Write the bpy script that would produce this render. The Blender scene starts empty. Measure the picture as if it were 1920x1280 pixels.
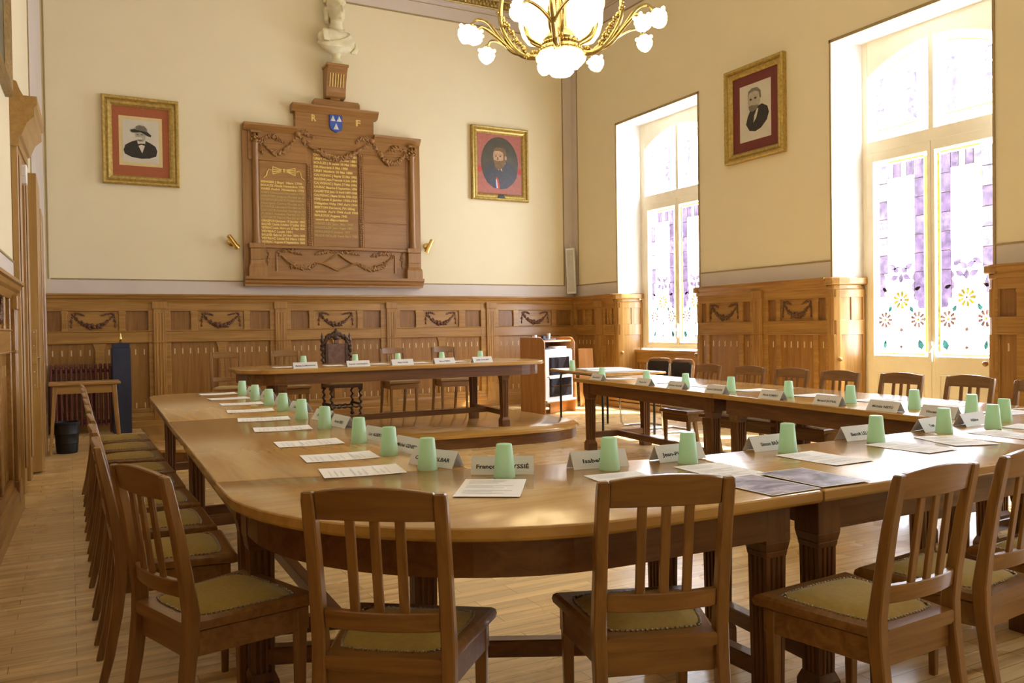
import bpy, bmesh, math, random
from mathutils import Vector, Matrix
random.seed(7)
PI = math.pi
SC = bpy.context.scene
COL = SC.collection

# ------------------------------------------------------------------ materials
def newmat(name):
    m = bpy.data.materials.new(name); m.use_nodes = True
    nt = m.node_tree; nt.nodes.clear()
    out = nt.nodes.new('ShaderNodeOutputMaterial')
    return m, nt, out

def N(nt, kind, **kw):
    n = nt.nodes.new(kind)
    for k, v in kw.items():
        if k.startswith('i_'):
            n.inputs[int(k[2:])].default_value = v
        else:
            setattr(n, k, v)
    return n

def principled(nt, out, color=(.8, .8, .8), rough=.5, metal=0, spec=.5, coat=0, coat_rough=.1):
    b = nt.nodes.new('ShaderNodeBsdfPrincipled')
    b.inputs['Base Color'].default_value = (*color, 1)
    b.inputs['Roughness'].default_value = rough
    b.inputs['Metallic'].default_value = metal
    b.inputs['Specular IOR Level'].default_value = spec
    b.inputs['Coat Weight'].default_value = coat
    b.inputs['Coat Roughness'].default_value = coat_rough
    nt.links.new(b.outputs[0], out.inputs[0])
    return b

def coords(nt, scale, rnd=True):
    tc = nt.nodes.new('ShaderNodeTexCoord')
    v = tc.outputs['Object']
    if rnd:
        oi = nt.nodes.new('ShaderNodeObjectInfo')
        mu = N(nt, 'ShaderNodeMath', operation='MULTIPLY'); mu.inputs[1].default_value = 23.0
        nt.links.new(oi.outputs['Random'], mu.inputs[0])
        ad = N(nt, 'ShaderNodeVectorMath', operation='ADD')
        nt.links.new(v, ad.inputs[0]); nt.links.new(mu.outputs[0], ad.inputs[1])
        v = ad.outputs[0]
    mp = nt.nodes.new('ShaderNodeMapping'); mp.inputs['Scale'].default_value = scale
    nt.links.new(v, mp.inputs['Vector'])
    return mp.outputs[0]

def ramp(nt, fac, c1, c2, p1=.3, p2=.7):
    r = nt.nodes.new('ShaderNodeValToRGB')
    r.color_ramp.elements[0].position = p1; r.color_ramp.elements[0].color = (*c1, 1)
    r.color_ramp.elements[1].position = p2; r.color_ramp.elements[1].color = (*c2, 1)
    nt.links.new(fac, r.inputs[0])
    return r

def wood(name, c1, c2, axis='X', rough=.4, coat=0.0, coat_rough=.15, s=1.0, spec=.4):
    m, nt, out = newmat(name)
    b = principled(nt, out, c1, rough, 0, spec, coat, coat_rough)
    sc = {'X': (1.6, 26, 26), 'Y': (26, 1.6, 26), 'Z': (26, 26, 1.6)}[axis]
    v = coords(nt, tuple(k * s for k in sc))
    n = N(nt, 'ShaderNodeTexNoise'); n.inputs['Scale'].default_value = 1.0
    n.inputs['Detail'].default_value = 5; n.inputs['Roughness'].default_value = .62
    n.inputs['Distortion'].default_value = .8
    nt.links.new(v, n.inputs['Vector'])
    r = ramp(nt, n.outputs['Fac'], c1, c2, .32, .68)
    nt.links.new(r.outputs[0], b.inputs['Base Color'])
    bp = N(nt, 'ShaderNodeBump'); bp.inputs['Strength'].default_value = .06; bp.inputs['Distance'].default_value = .004
    nt.links.new(n.outputs['Fac'], bp.inputs['Height']); nt.links.new(bp.outputs[0], b.inputs['Normal'])
    return m

def plain(name, color, rough=.5, metal=0, spec=.4, vary=.06, scale=9, coat=0, bump=0):
    m, nt, out = newmat(name)
    b = principled(nt, out, color, rough, metal, spec, coat)
    v = coords(nt, (scale, scale, scale))
    n = N(nt, 'ShaderNodeTexNoise'); n.inputs['Detail'].default_value = 4
    n.inputs['Scale'].default_value = 1.0
    nt.links.new(v, n.inputs['Vector'])
    lo = tuple(max(0, c * (1 - vary)) for c in color); hi = tuple(min(1, c * (1 + vary)) for c in color)
    r = ramp(nt, n.outputs['Fac'], lo, hi)
    nt.links.new(r.outputs[0], b.inputs['Base Color'])
    if bump:
        bp = N(nt, 'ShaderNodeBump'); bp.inputs['Strength'].default_value = bump; bp.inputs['Distance'].default_value = .003
        nt.links.new(n.outputs['Fac'], bp.inputs['Height']); nt.links.new(bp.outputs[0], b.inputs['Normal'])
    return m

def emis(name, color, strength):
    m, nt, out = newmat(name)
    e = nt.nodes.new('ShaderNodeEmission'); e.inputs[0].default_value = (*color, 1); e.inputs[1].default_value = strength
    nt.links.new(e.outputs[0], out.inputs[0])
    return m

def glass_tint(name, color, gloss=.05):
    m, nt, out = newmat(name)
    t = nt.nodes.new('ShaderNodeBsdfTransparent'); 
    v = coords(nt, (14, 14, 14), False)
    n = N(nt, 'ShaderNodeTexNoise'); n.inputs['Detail'].default_value = 3; n.inputs['Scale'].default_value = 1
    nt.links.new(v, n.inputs['Vector'])
    r = ramp(nt, n.outputs['Fac'], tuple(c * .8 for c in color), tuple(min(1, c * 1.15) for c in color))
    nt.links.new(r.outputs[0], t.inputs[0])
    g = nt.nodes.new('ShaderNodeBsdfGlossy'); g.inputs['Roughness'].default_value = .15
    mx = nt.nodes.new('ShaderNodeMixShader'); mx.inputs[0].default_value = gloss
    nt.links.new(t.outputs[0], mx.inputs[1]); nt.links.new(g.outputs[0], mx.inputs[2])
    nt.links.new(mx.outputs[0], out.inputs[0])
    return m

def translucent(name, color, tcolor, tw=.5, rough=.25, spec=.5):
    m, nt, out = newmat(name)
    b = principled(nt, out, color, rough, 0, spec)
    t = nt.nodes.new('ShaderNodeBsdfTranslucent'); t.inputs[0].default_value = (*tcolor, 1)
    mx = nt.nodes.new('ShaderNodeMixShader'); mx.inputs[0].default_value = tw
    nt.links.new(b.outputs[0], mx.inputs[1]); nt.links.new(t.outputs[0], mx.inputs[2])
    nt.links.new(mx.outputs[0], out.inputs[0])
    return m

def floor_mat():
    m, nt, out = newmat('oak strip parquet')
    b = principled(nt, out, (.5, .36, .18), .3, 0, .5)
    tc = nt.nodes.new('ShaderNodeTexCoord')
    br = nt.nodes.new('ShaderNodeTexBrick')
    br.inputs['Scale'].default_value = 1; br.inputs['Brick Width'].default_value = .62; br.inputs['Row Height'].default_value = .075
    br.inputs['Mortar Size'].default_value = .0012; br.inputs['Bias'].default_value = 0
    br.offset = .37; br.offset_frequency = 3
    br.inputs['Color1'].default_value = (.84, .62, .30, 1); br.inputs['Color2'].default_value = (.72, .50, .22, 1)
    br.inputs['Mortar'].default_value = (.22, .13, .055, 1)
    nt.links.new(tc.outputs['Object'], br.inputs['Vector'])
    mp = nt.nodes.new('ShaderNodeMapping'); mp.inputs['Scale'].default_value = (1.4, 22, 1)
    nt.links.new(tc.outputs['Object'], mp.inputs['Vector'])
    n = N(nt, 'ShaderNodeTexNoise'); n.inputs['Scale'].default_value = 1; n.inputs['Detail'].default_value = 5; n.inputs['Distortion'].default_value = .6
    nt.links.new(mp.outputs[0], n.inputs['Vector'])
    r = ramp(nt, n.outputs['Fac'], (.72, .68, .62), (1.12, 1.1, 1.06))
    mx = N(nt, 'ShaderNodeMix', data_type='RGBA', blend_type='MULTIPLY'); mx.inputs['Factor'].default_value = 1
    nt.links.new(br.outputs['Color'], mx.inputs['A']); nt.links.new(r.outputs[0], mx.inputs['B'])
    nt.links.new(mx.outputs['Result'], b.inputs['Base Color'])
    n2 = N(nt, 'ShaderNodeTexNoise'); n2.inputs['Scale'].default_value = 2.2
    nt.links.new(tc.outputs['Object'], n2.inputs['Vector'])
    mr = nt.nodes.new('ShaderNodeMapRange'); mr.inputs['To Min'].default_value = .2; mr.inputs['To Max'].default_value = .36
    nt.links.new(n2.outputs['Fac'], mr.inputs['Value']); nt.links.new(mr.outputs[0], b.inputs['Roughness'])
    return m

EXT = 9.0           # brightness of the daylight outside
M = {}
M['floor'] = floor_mat()
M['plaster'] = plain('cream wall paint', (.785, .70, .485), .75, 0, .25, .012, 3, bump=.03)
M['grey_paint'] = plain('warm grey border paint', (.64, .57, .51), .7, 0, .25, .03, 3)
M['white_paint'] = plain('off white reveal paint', (.82, .79, .76), .6, 0, .3, .03, 4)
M['ceil'] = plain('ceiling paint', (.82, .78, .68), .8, 0, .2, .03, 3)
M['gilt_line'] = plain('gilt line paint', (.34, .25, .11), .55, 0, .4, .1, 20)
M['gilt'] = plain('gilding', (.46, .33, .095), .42, .6, .5, .25, 30, bump=.3)
M['window_paint'] = plain('yellowed window paint', (.87, .80, .60), .45, 0, .4, .04, 5)
OK1, OK2 = (.27, .125, .026), (.42, .228, .058)
for a in 'XYZ':
    M['oak' + a] = wood('panelling oak ' + a, OK1, OK2, a, .36, .25, .2, .8)
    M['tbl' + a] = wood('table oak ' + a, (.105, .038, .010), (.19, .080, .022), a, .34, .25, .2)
    M['chr' + a] = wood('chair oak ' + a, (.165, .070, .015), (.275, .132, .034), a, .33, .3, .2)
    M['brd' + a] = wood('board oak ' + a, (.25, .113, .028), (.35, .175, .048), a, .34, .25, .2, .8)
    M['door' + a] = wood('door oak ' + a, (.33, .18, .05), (.44, .26, .085), a, .35, .3, .2, .8)
    M['cab' + a] = wood('beech veneer ' + a, (.34, .145, .04), (.46, .215, .07), a, .35, .2, .2, .8)
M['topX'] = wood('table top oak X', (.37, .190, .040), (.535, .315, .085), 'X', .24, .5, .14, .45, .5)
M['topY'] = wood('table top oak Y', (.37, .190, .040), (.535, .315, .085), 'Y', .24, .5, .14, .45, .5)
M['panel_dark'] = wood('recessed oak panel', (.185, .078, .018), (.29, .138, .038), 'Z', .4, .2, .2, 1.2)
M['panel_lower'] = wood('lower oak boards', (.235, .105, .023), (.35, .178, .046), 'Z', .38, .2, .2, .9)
M['carve'] = plain('dark carved oak', (.13, .052, .02), .38, 0, .45, .25, 30)
M['inlay'] = plain('pale boxwood inlay', (.66, .52, .26), .4, 0, .4, .05, 20)
M['darkwood'] = plain('dark carved walnut', (.065, .028, .014), .35, 0, .5, .3, 25)
M['leather'] = plain('embossed brown leather', (.16, .085, .06), .45, 0, .4, .3, 30, bump=.4)
M['velvet'] = plain('olive gold velvet', (.36, .25, .068), .85, 0, .15, .08, 60)
_v = M['velvet'].node_tree.nodes['Principled BSDF']; _v.inputs['Sheen Weight'].default_value = .25; _v.inputs['Sheen Roughness'].default_value = .4; _v.inputs['Sheen Tint'].default_value = (.8, .7, .45, 1)
M['nail'] = plain('antique brass nail', (.36, .30, .22), .3, .9, .5, .1, 9)
M['brass'] = plain('polished brass', (.72, .50, .17), .2, 1, .5, .15, 18)
M['old_gilt'] = plain('tarnished gilding', (.30, .20, .075), .4, .7, .5, .25, 30, bump=.3)
M['brass_old'] = plain('chandelier brass', (.46, .36, .16), .24, 1, .5, .25, 25, bump=.25)
M['gold_text'] = plain('gold leaf lettering', (.72, .52, .14), .45, .15, .5, .1, 20)
M['gold_faded'] = plain('faded gold lettering', (.42, .30, .09), .55, .1, .4, .15, 20)
M['cup'] = translucent('pale green polypropylene', (.76, .94, .79), (.80, .98, .83), .55, .3, .4)
M['paper'] = plain('white paper', (.90, .90, .92), .7, 0, .2, .015, 6)
M['card'] = translucent('white card stock', (.84, .84, .85), (.8, .8, .78), .18, .65, .2)
M['print'] = plain('grey printed text', (.74, .74, .76), .8, 0, .1, .05, 30)
M['ink'] = plain('black printed text', (.03, .03, .035), .7, 0, .2, .05, 30)
M['blue'] = plain('dark blue painted column', (.028, .034, .062), .5, 0, .35, .1, 6)
M['black'] = plain('black plastic', (.012, .012, .014), .4, 0, .4, .1, 10)
M['blackmetal'] = plain('black enamelled tube', (.015, .015, .016), .3, .3, .5, .1, 10)
M['chrome'] = plain('chromed tube', (.75, .75, .76), .12, 1, .5, .03, 10)
M['blackleather'] = plain('black leatherette', (.02, .016, .015), .38, 0, .45, .2, 30)
M['rad'] = plain('wine red cast iron', (.16, .045, .04), .4, .1, .45, .15, 12)
M['marble'] = plain('ivory plaster bust', (.72, .66, .44), .5, 0, .35, .12, 7)
M['whiteplastic'] = plain('white plastic', (.82, .82, .80), .35, 0, .45, .02, 6)
M['greyplastic'] = plain('light grey grille', (.55, .54, .49), .6, 0, .3, .1, 40)
M['glassblack'] = plain('dark glass', (.012, .013, .016), .08, 0, .6, .1, 6)
M['mat_red'] = plain('brick red mount board', (.36, .115, .05), .75, 0, .2, .05, 30)
M['mat_wine'] = plain('wine red mount board', (.17, .045, .038), .7, 0, .2, .06, 30)
M['mat_cream'] = plain('cream mount', (.66, .52, .26), .7, 0, .2, .04, 20)
M['photo_bg'] = plain('pale photograph ground', (.60, .56, .46), .4, 0, .3, .05, 6)
M['ph_dark'] = plain('photograph dark tone', (.035, .031, .027), .4, 0, .3, .15, 30)
M['ph_mid'] = plain('photograph mid tone', (.17, .15, .12), .4, 0, .3, .15, 30)
M['ph_skin'] = plain('photograph skin tone', (.40, .36, .28), .4, 0, .3, .12, 30)
M['oil_bg'] = plain('dark olive oil ground', (.085, .078, .055), .35, 0, .4, .15, 8)
M['oil_border'] = plain('rose painted border', (.40, .14, .105), .45, 0, .35, .08, 20)
M['oil_skin'] = plain('oil skin', (.50, .32, .19), .4, 0, .35, .12, 30)
M['oil_hair'] = plain('oil brown hair', (.20, .115, .05), .4, 0, .35, .2, 30)
M['oil_coat'] = plain('oil slate coat', (.07, .07, .085), .4, 0, .35, .15, 20)
M['oil_red'] = plain('oil red', (.48, .06, .05), .4, 0, .35, .08, 20)
M['heraldic_blue'] = plain('heraldic blue', (.035, .09, .42), .4, 0, .4, .08, 20)
M['silver'] = plain('silvered relief', (.75, .74, .70), .35, .3, .5, .05, 20)
M['porcelain'] = plain('white porcelain', (.85, .84, .80), .15, 0, .6, .02, 6)
M['lamp'] = emis('lit milk glass', (1.0, .74, .38), 2.6)
M['lamp_big'] = emis('lit opal glass', (1.0, .74, .38), 2.0)
M['pane'] = glass_tint('clear window glass', (.86, .86, .86))
def ext_tint(r, g, b): return tuple(c / (EXT * 3.2) for c in (r, g, b))      # how much of the daylight a glass lets through
M['g_purple'] = glass_tint('lilac glass', ext_tint(1.5, 1.05, 1.38))
M['g_violet'] = glass_tint('violet glass', ext_tint(1.25, .80, 1.18))
M['g_pale'] = glass_tint('pale lilac glass', ext_tint(2.1, 1.75, 1.95))
M['g_yellow'] = glass_tint('yellow glass', ext_tint(3.2, 2.5, .42))
M['g_amber'] = glass_tint('amber glass', ext_tint(1.8, 1.15, .10))
M['g_orange'] = glass_tint('orange glass', ext_tint(1.1, .50, .30))
M['g_green'] = glass_tint('green glass', ext_tint(.20, .62, .46))
M['lead'] = plain('lead came', (.30, .24, .26), .5, .3, .4, .1, 20)

def photo_mat(name, seed):
    m, nt, out = newmat(name)
    b = principled(nt, out, (.3, .28, .32), .4, 0, .4)
    tc = nt.nodes.new('ShaderNodeTexCoord'); mp = nt.nodes.new('ShaderNodeMapping')
    mp.inputs['Scale'].default_value = (7, 13, 9); mp.inputs['Location'].default_value = (seed, seed * 2, 0)
    mp.inputs['Rotation'].default_value = (0, 0, .3)
    nt.links.new(tc.outputs['Object'], mp.inputs['Vector'])
    n = N(nt, 'ShaderNodeTexNoise'); n.inputs['Scale'].default_value = 1; n.inputs['Detail'].default_value = 6
    n.inputs['Distortion'].default_value = 1.2
    nt.links.new(mp.outputs[0], n.inputs['Vector'])
    r = ramp(nt, n.outputs['Fac'], (.05, .04, .06), (.34, .31, .47), .34, .58)
    e = r.color_ramp.elements.new(.64); e.color = (.55, .50, .58, 1)
    e = r.color_ramp.elements.new(.70); e.color = (.30, .17, .20, 1)
    e = r.color_ramp.elements.new(.78); e.color = (.26, .30, .22, 1)
    nt.links.new(r.outputs[0], b.inputs['Base Color'])
    return m
M['photo_a'] = photo_mat('landscape print a', 3.1)
M['photo_b'] = photo_mat('landscape print b', 8.4)

# ------------------------------------------------------------------ mesh helpers
class MB:
    def __init__(s): s.bm = bmesh.new()
    def box(s, x0, x1, y0, y1, z0, z1, mat=None):
        vs = [s.bm.verts.new(p) for p in ((x0, y0, z0), (x1, y0, z0), (x1, y1, z0), (x0, y1, z0), (x0, y0, z1), (x1, y0, z1), (x1, y1, z1), (x0, y1, z1))]
        if mat is not None:
            for v in vs: v.co = mat @ v.co
        for f in ((0, 3, 2, 1), (4, 5, 6, 7), (0, 1, 5, 4), (1, 2, 6, 5), (2, 3, 7, 6), (3, 0, 4, 7)):
            s.bm.faces.new([vs[i] for i in f])
        return s
    def prism(s, poly, z0, z1, mat=None):
        """extrude a 2-D polygon (x, y) from z0 to z1; mat maps to place"""
        a = [s.bm.verts.new((p[0], p[1], z0)) for p in poly]; b = [s.bm.verts.new((p[0], p[1], z1)) for p in poly]
        if mat is not None:
            for v in a + b: v.co = mat @ v.co
        n = len(poly)
        area = sum(poly[i][0] * poly[(i + 1) % n][1] - poly[(i + 1) % n][0] * poly[i][1] for i in range(n))
        fl = area < 0
        def F(l):
            s.bm.faces.new(l[::-1] if fl else l)
        F(a[::-1]); F(b)
        for i in range(n):
            j = (i + 1) % n; F([a[i], a[j], b[j], b[i]])
        return s
    def loft(s, rings, cap=True, closed=True):
        vr = [[s.bm.verts.new(p) for p in r] for r in rings]
        n = len(vr[0])
        for a, b in zip(vr, vr[1:]):
            for i in range(n if closed else n - 1):
                j = (i + 1) % n
                s.bm.faces.new((a[i], a[j], b[j], b[i]))
        if cap:
            s.bm.faces.new(vr[0][::-1]); s.bm.faces.new(vr[-1])
        return s
    def lathe(s, prof, c=(0, 0, 0), seg=24, cap=True, mat=None):
        rings = []
        for r, z in prof:
            ring = [Vector((c[0] + r * math.cos(2 * PI * i / seg), c[1] + r * math.sin(2 * PI * i / seg), c[2] + z)) for i in range(seg)]
            if mat is not None: ring = [mat @ p for p in ring]
            rings.append(ring)
        return s.loft(rings, cap)
    def tube(s, pts, r, seg=8, cap=True):
        pts = [Vector(p) for p in pts]
        rr = r if isinstance(r, (list, tuple)) else [r] * len(pts)
        rings = []; up = None
        for i, p in enumerate(pts):
            t = (pts[min(i + 1, len(pts) - 1)] - pts[max(i - 1, 0)]).normalized()
            if up is None:
                up = Vector((0, 0, 1)) if abs(t.z) < .9 else Vector((1, 0, 0))
            a = t.cross(up).normalized(); b = a.cross(t).normalized(); up = b
            rings.append([p + (a * math.cos(2 * PI * k / seg) + b * math.sin(2 * PI * k / seg)) * rr[i] for k in range(seg)])
        return s.loft(rings, cap)
    def ball(s, c, r, sub=1, sc=(1, 1, 1), mat=None):
        g = bmesh.ops.create_icosphere(s.bm, subdivisions=sub, radius=1)
        for v in g['verts']:
            v.co = Vector((v.co.x * r * sc[0], v.co.y * r * sc[1], v.co.z * r * sc[2]))
            if mat is not None: v.co = mat.to_3x3() @ v.co
            v.co += Vector(c)
        return s
    def quad(s, pts):
        s.bm.faces.new([s.bm.verts.new(p) for p in pts]); return s
    def bar(s, a, b, w, d, up=(0, 0, 1)):
        """rectangular bar from a to b, w across, d along up-ish"""
        a, b = Vector(a), Vector(b); t = (b - a).normalized(); u = Vector(up)
        sx = t.cross(u).normalized(); u = sx.cross(t).normalized()
        rings = [[p + sx * i * w / 2 + u * j * d / 2 for i, j in ((-1, -1), (1, -1), (1, 1), (-1, 1))] for p in (a, b)]
        return s.loft(rings)
    def done(s, name, mat, parent=None, bevel=0, smooth=None, seg=1):
        bm = s.bm
        bmesh.ops.recalc_face_normals(bm, faces=bm.faces[:])
        if bevel:
            ed = [e for e in bm.edges if len(e.link_faces) == 2 and e.calc_face_angle(0) > .6]
            bmesh.ops.bevel(bm, geom=ed, offset=bevel, segments=seg, profile=.7, affect='EDGES', clamp_overlap=True)
        me = bpy.data.meshes.new(name)
        bm.to_mesh(me); bm.free()
        for mm in (mat if isinstance(mat, (list, tuple)) else [mat]): me.materials.append(M[mm])
        if smooth is not None:
            for p in me.polygons: p.use_smooth = True
            me.set_sharp_from_angle(angle=math.radians(smooth))
        o = bpy.data.objects.new(name, me); COL.objects.link(o)
        if parent is not None: o.parent = parent
        return o

def tag(o, label, cat, group=None, kind=None):
    if label: o['label'] = label
    if cat: o['category'] = cat
    if group: o['group'] = group
    if kind: o['kind'] = kind
    return o
def thing(name, label, cat, loc=(0, 0, 0), rz=0, group=None):
    o = bpy.data.objects.new(name, None); COL.objects.link(o)
    o.empty_display_size = .1
    o.location = loc; o.rotation_euler = (0, 0, rz)
    return tag(o, label, cat, group)
def struct(o, label=None, cat=None):
    o['kind'] = 'structure'
    if label: o['label'] = label
    if cat: o['category'] = cat
    return o
def root_struct(name, loc=(0, 0, 0), rz=0, label=None, cat=None):
    o = bpy.data.objects.new(name, None); COL.objects.link(o); o.location = loc; o.rotation_euler = (0, 0, rz)
    return struct(o, label, cat)
def copy_tree(src, loc, rz, label, group=None):
    r = src.copy(); COL.objects.link(r); r.location = loc; r.rotation_euler = (0, 0, rz); r['label'] = label
    if group: r['group'] = group
    for ch in list(src.children):
        c = ch.copy(); COL.objects.link(c); c.parent = r
        for g in list(ch.children):
            d = g.copy(); COL.objects.link(d); d.parent = c
    return r

def text_obj(name, lines, mat, parent, place, size, spacing=1.0, bold=0, width=None, align='LEFT', depth=0):
    """writing as a mesh. place: matrix that takes text space (x right, y up, z out) to parent space"""
    cu = bpy.data.curves.new(name + '_src', 'FONT'); cu.body = '\n'.join(lines) if isinstance(lines, (list, tuple)) else lines
    cu.size = size; cu.space_line = spacing; cu.offset = bold; cu.align_x = align; cu.extrude = depth; cu.resolution_u = 2
    tmp = bpy.data.objects.new(name + '_src', cu); COL.objects.link(tmp)
    bpy.context.view_layer.update()
    dg = bpy.context.evaluated_depsgraph_get()
    me = bpy.data.meshes.new_from_object(tmp.evaluated_get(dg))
    bpy.data.objects.remove(tmp); bpy.data.curves.remove(cu)
    if width and len(me.vertices):
        xs = [v.co.x for v in me.vertices]; w = max(xs) - min(xs)
        k = width / w
        for v in me.vertices: v.co.x *= k
    me.transform(place)
    me.materials.clear(); me.materials.append(M[mat])
    me.name = name
    o = bpy.data.objects.new(name, me); COL.objects.link(o)
    if parent is not None: o.parent = parent
    return o

def ico_blob_curve(mb, pts, rmid, rend, n, jitter=.35, seed=1, depth=.7):
    """a swag of carved leaves and small flowers along a curve in the x-z plane"""
    rd = random.Random(seed); n = int(n * 1.7)
    L = len(pts) - 1
    for i in range(n):
        t = i / (n - 1); f = t * L; k = min(int(f), L - 1); p = Vector(pts[k]).lerp(Vector(pts[k + 1]), f - k)
        r = rend + (rmid - rend) * math.sin(PI * t) ** 1.3
        r *= .92 * (1 + rd.uniform(-jitter, jitter))
        tg = Vector(pts[k + 1]) - Vector(pts[k]); a = math.atan2(-tg.z, tg.x) + rd.choice((-1, 1)) * rd.uniform(.3, 1.2)
        off = Vector((rd.uniform(-1, 1), rd.uniform(-.25, .1), rd.uniform(-1, 1))) * r * .75
        if i % 5 == 0: mb.ball(p + off, r * .85, 1, (1, depth, 1))
        else: mb.ball(p + off, r, 1, (1.45, depth * .8, .58), Matrix.Rotation(a, 4, 'Y'))

def curve_pts(pts, n=5):
    """the same path with rounded bends"""
    P = [Vector(p) for p in pts]; P = [P[0] * 2 - P[1]] + P + [P[-1] * 2 - P[-2]]; out = []
    for k in range(1, len(P) - 2):
        a, b, c, d = P[k - 1:k + 3]
        for j in range(n):
            t = j / n
            out.append(.5 * ((2 * b) + (c - a) * t + (2 * a - 5 * b + 4 * c - d) * t * t + (3 * b - a - 3 * c + d) * t ** 3))
    out.append(P[-2]); return out
def curve_r(r, n=5):
    out = []
    for a, b in zip(r, r[1:]): out += [a + (b - a) * j / n for j in range(n)]
    return out + [r[-1]]

def garland_mb(w, h, seed=1):
    """carved swag w wide, h high, in the x-z plane around the origin, bulging to -y"""
    mb = MB()
    pts = [(-w * .40 + w * .8 * t / 16, -.004, h * .30 - h * .62 * math.sin(PI * t / 16) ** .8) for t in range(17)]
    ico_blob_curve(mb, pts, h * .10, h * .045, 46, .4, seed)
    rd = random.Random(seed + 5)
    for s in (-1, 1):
        ico_blob_curve(mb, [(s * w * .40, -.004, h * .36), (s * w * .425, -.004, 0), (s * w * .43, -.004, -h * .34)], h * .055, h * .04, 12, .3, seed + 2)
        mb.ball((s * w * .43, -.004, -h * .30), h * .075, 1, (.7, .6, 1.2))
        ico_blob_curve(mb, [(s * w * .40, -.004, h * .36), (s * w * .28, -.004, h * .37), (s * w * .16, -.004, h * .25)], h * .06, h * .03, 14, .3, seed + 3)
        mb.ball((s * w * .40, -.004, h * .34), h * .085, 1, (1, .7, 1))
    for k in (-.09, 0, .09):
        mb.ball((w * k, -.01, -h * .31 + abs(k) * .12), h * .12, 1, (1, .7, 1))
    return mb
# ------------------------------------------------------------------ the room shell
XZ = Matrix(((1, 0, 0, 0), (0, 0, -1, 0), (0, 1, 0, 0), (0, 0, 0, 1)))      # (x, y, z) -> (x, -z, y): draws in the x-z plane, z goes to the room (-y)
YB, XR, ZC = 12.20, 7.76, 6.90
LW_RZ = PI / 2 - .027
WINS = [('window_1', 9.86, 8.92, 10.88, .92), ('window_2', 5.68, 4.76, 6.66, 0.0), ('window_3', 1.50, .58, 2.48, 0.0)]
HEAD = 4.50

struct(MB().box(-1.2, 8.4, -.9, 12.5, -.12, 0).done('floor', 'floor'))
struct(MB().box(-1.2, 8.4, -.9, 12.5, ZC, ZC + .12).done('ceiling', 'ceil'))
struct(MB().box(-1.2, 8.4, YB, YB + .3, 0, ZC).done('wall_back', 'plaster'))
struct(MB().box(-1.2, 8.4, -.9, -.6, 0, ZC).done('wall_front', 'plaster'))
LWM = Matrix.Translation((-.588, 0, 0)) @ Matrix.Rotation(-.027, 4, 'Z')
struct(MB().box(-.3, 0, -.9, 12.5, 0, ZC, LWM).done('wall_left', 'plaster'))
mb = MB()
ys = [-.9] + [v for w in reversed(WINS) for v in (w[2], w[3])] + [12.5]
for a, b in zip(ys[0::2], ys[1::2]): mb.box(XR, XR + .5, a, b, 0, HEAD)
mb.box(XR, XR + .5, -.9, 12.5, HEAD, ZC)
mb.box(XR + .30, XR + .5, WINS[0][2], WINS[0][3], 0, .90)
struct(mb.done('wall_right', 'plaster'))

# grey painted borders, gilt lines, cornice
def back_strip(mb, x0, x1, z0, z1, d): mb.box(x0, x1, YB - d, YB, z0, z1)
def right_strip(mb, y0, y1, z0, z1, d): mb.box(XR - d, XR, y0, y1, z0, z1)
g = MB(); l = MB()
back_strip(g, -.24, 7.76, 1.78, 1.99, .004); back_strip(g, 7.57, 7.76, 1.99, 6.21, .004); back_strip(g, -.24, 7.76, 6.21, 6.9, .004)
piers = [(-.6, .58), (2.48, 4.76), (6.66, 8.92), (10.88, YB)]
for a, b in piers: right_strip(g, a, b, 1.78, 1.99, .004)
right_strip(g, 12.02, YB, 1.99, 6.21, .004); right_strip(g, -.6, YB, 6.21, 6.9, .004)
g.box(0, .004, 9.87, 12.18, 0, 6.9, LWM); g.box(0, .004, -.6, 9.87, 6.21, 6.9, LWM)
g.box(0, .004, -.6, 7.62, 1.60, 1.84, LWM)
struct(g.done('trim_1', 'grey_paint'))
back_strip(l, -.2, 7.57, 1.985, 2.003, .011); back_strip(l, 7.56, 7.58, 1.99, 6.21, .011); back_strip(l, -.24, 7.76, 6.20, 6.222, .012)
back_strip(l, -.24, 7.76, 6.42, 6.43, .010); l.box(-.235, -.215, YB - .011, YB, 1.99, 6.2)
for a, b in piers: right_strip(l, a, b, 1.985, 2.003, .011)
right_strip(l, 12.01, 12.03, 1.99, 6.21, .011); right_strip(l, -.6, YB, 6.20, 6.222, .012); right_strip(l, -.6, YB, 6.42, 6.43, .010)
l.box(0, .011, 9.86, 9.88, 0, 6.2, LWM); l.box(0, .011, -.6, 7.62, 1.835, 1.853, LWM)
for nm, yc, a, b, z0 in WINS:
    zb = 1.80
    for y in (a, b): l.box(XR - .014, XR, y - .012, y + .012, zb, HEAD + .018)
    l.box(XR - .014, XR, a - .018, b + .018, HEAD - .018, HEAD + .018)
struct(l.done('trim_2', 'gilt_line', bevel=.002))
c = MB()
prof = [(0, 6.46), (.05, 6.46), (.06, 6.50), (.10, 6.52), (.16, 6.62), (.26, 6.74), (.34, 6.80), (.34, 6.9), (0, 6.9)]
c.loft([[(x, YB - d, z) for d, z in prof] for x in (-.5, XR)]); c.loft([[(XR - d, y, z) for d, z in prof] for y in (-.6, YB)])
struct(c.done('trim_3', 'grey_paint'))
o = MB()
for k in range(118):
    x = -.2 + k * .067; o.ball((x, YB - .13, 6.545), .042, 1, (1, .8, 1))
    o.ball((x + .033, YB - .16, 6.575), .03, 1, (.9, .8, 1.1))
for k in range(184):
    y = -.4 + k * .067; o.ball((XR - .13, y, 6.545), .042, 1, (.8, 1, 1))
o.tube([(-.3, YB - .10, 6.50), (XR, YB - .10, 6.50)], .018, 6); o.tube([(-.3, YB - .2, 6.60), (XR, YB - .2, 6.60)], .018, 6)
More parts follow.
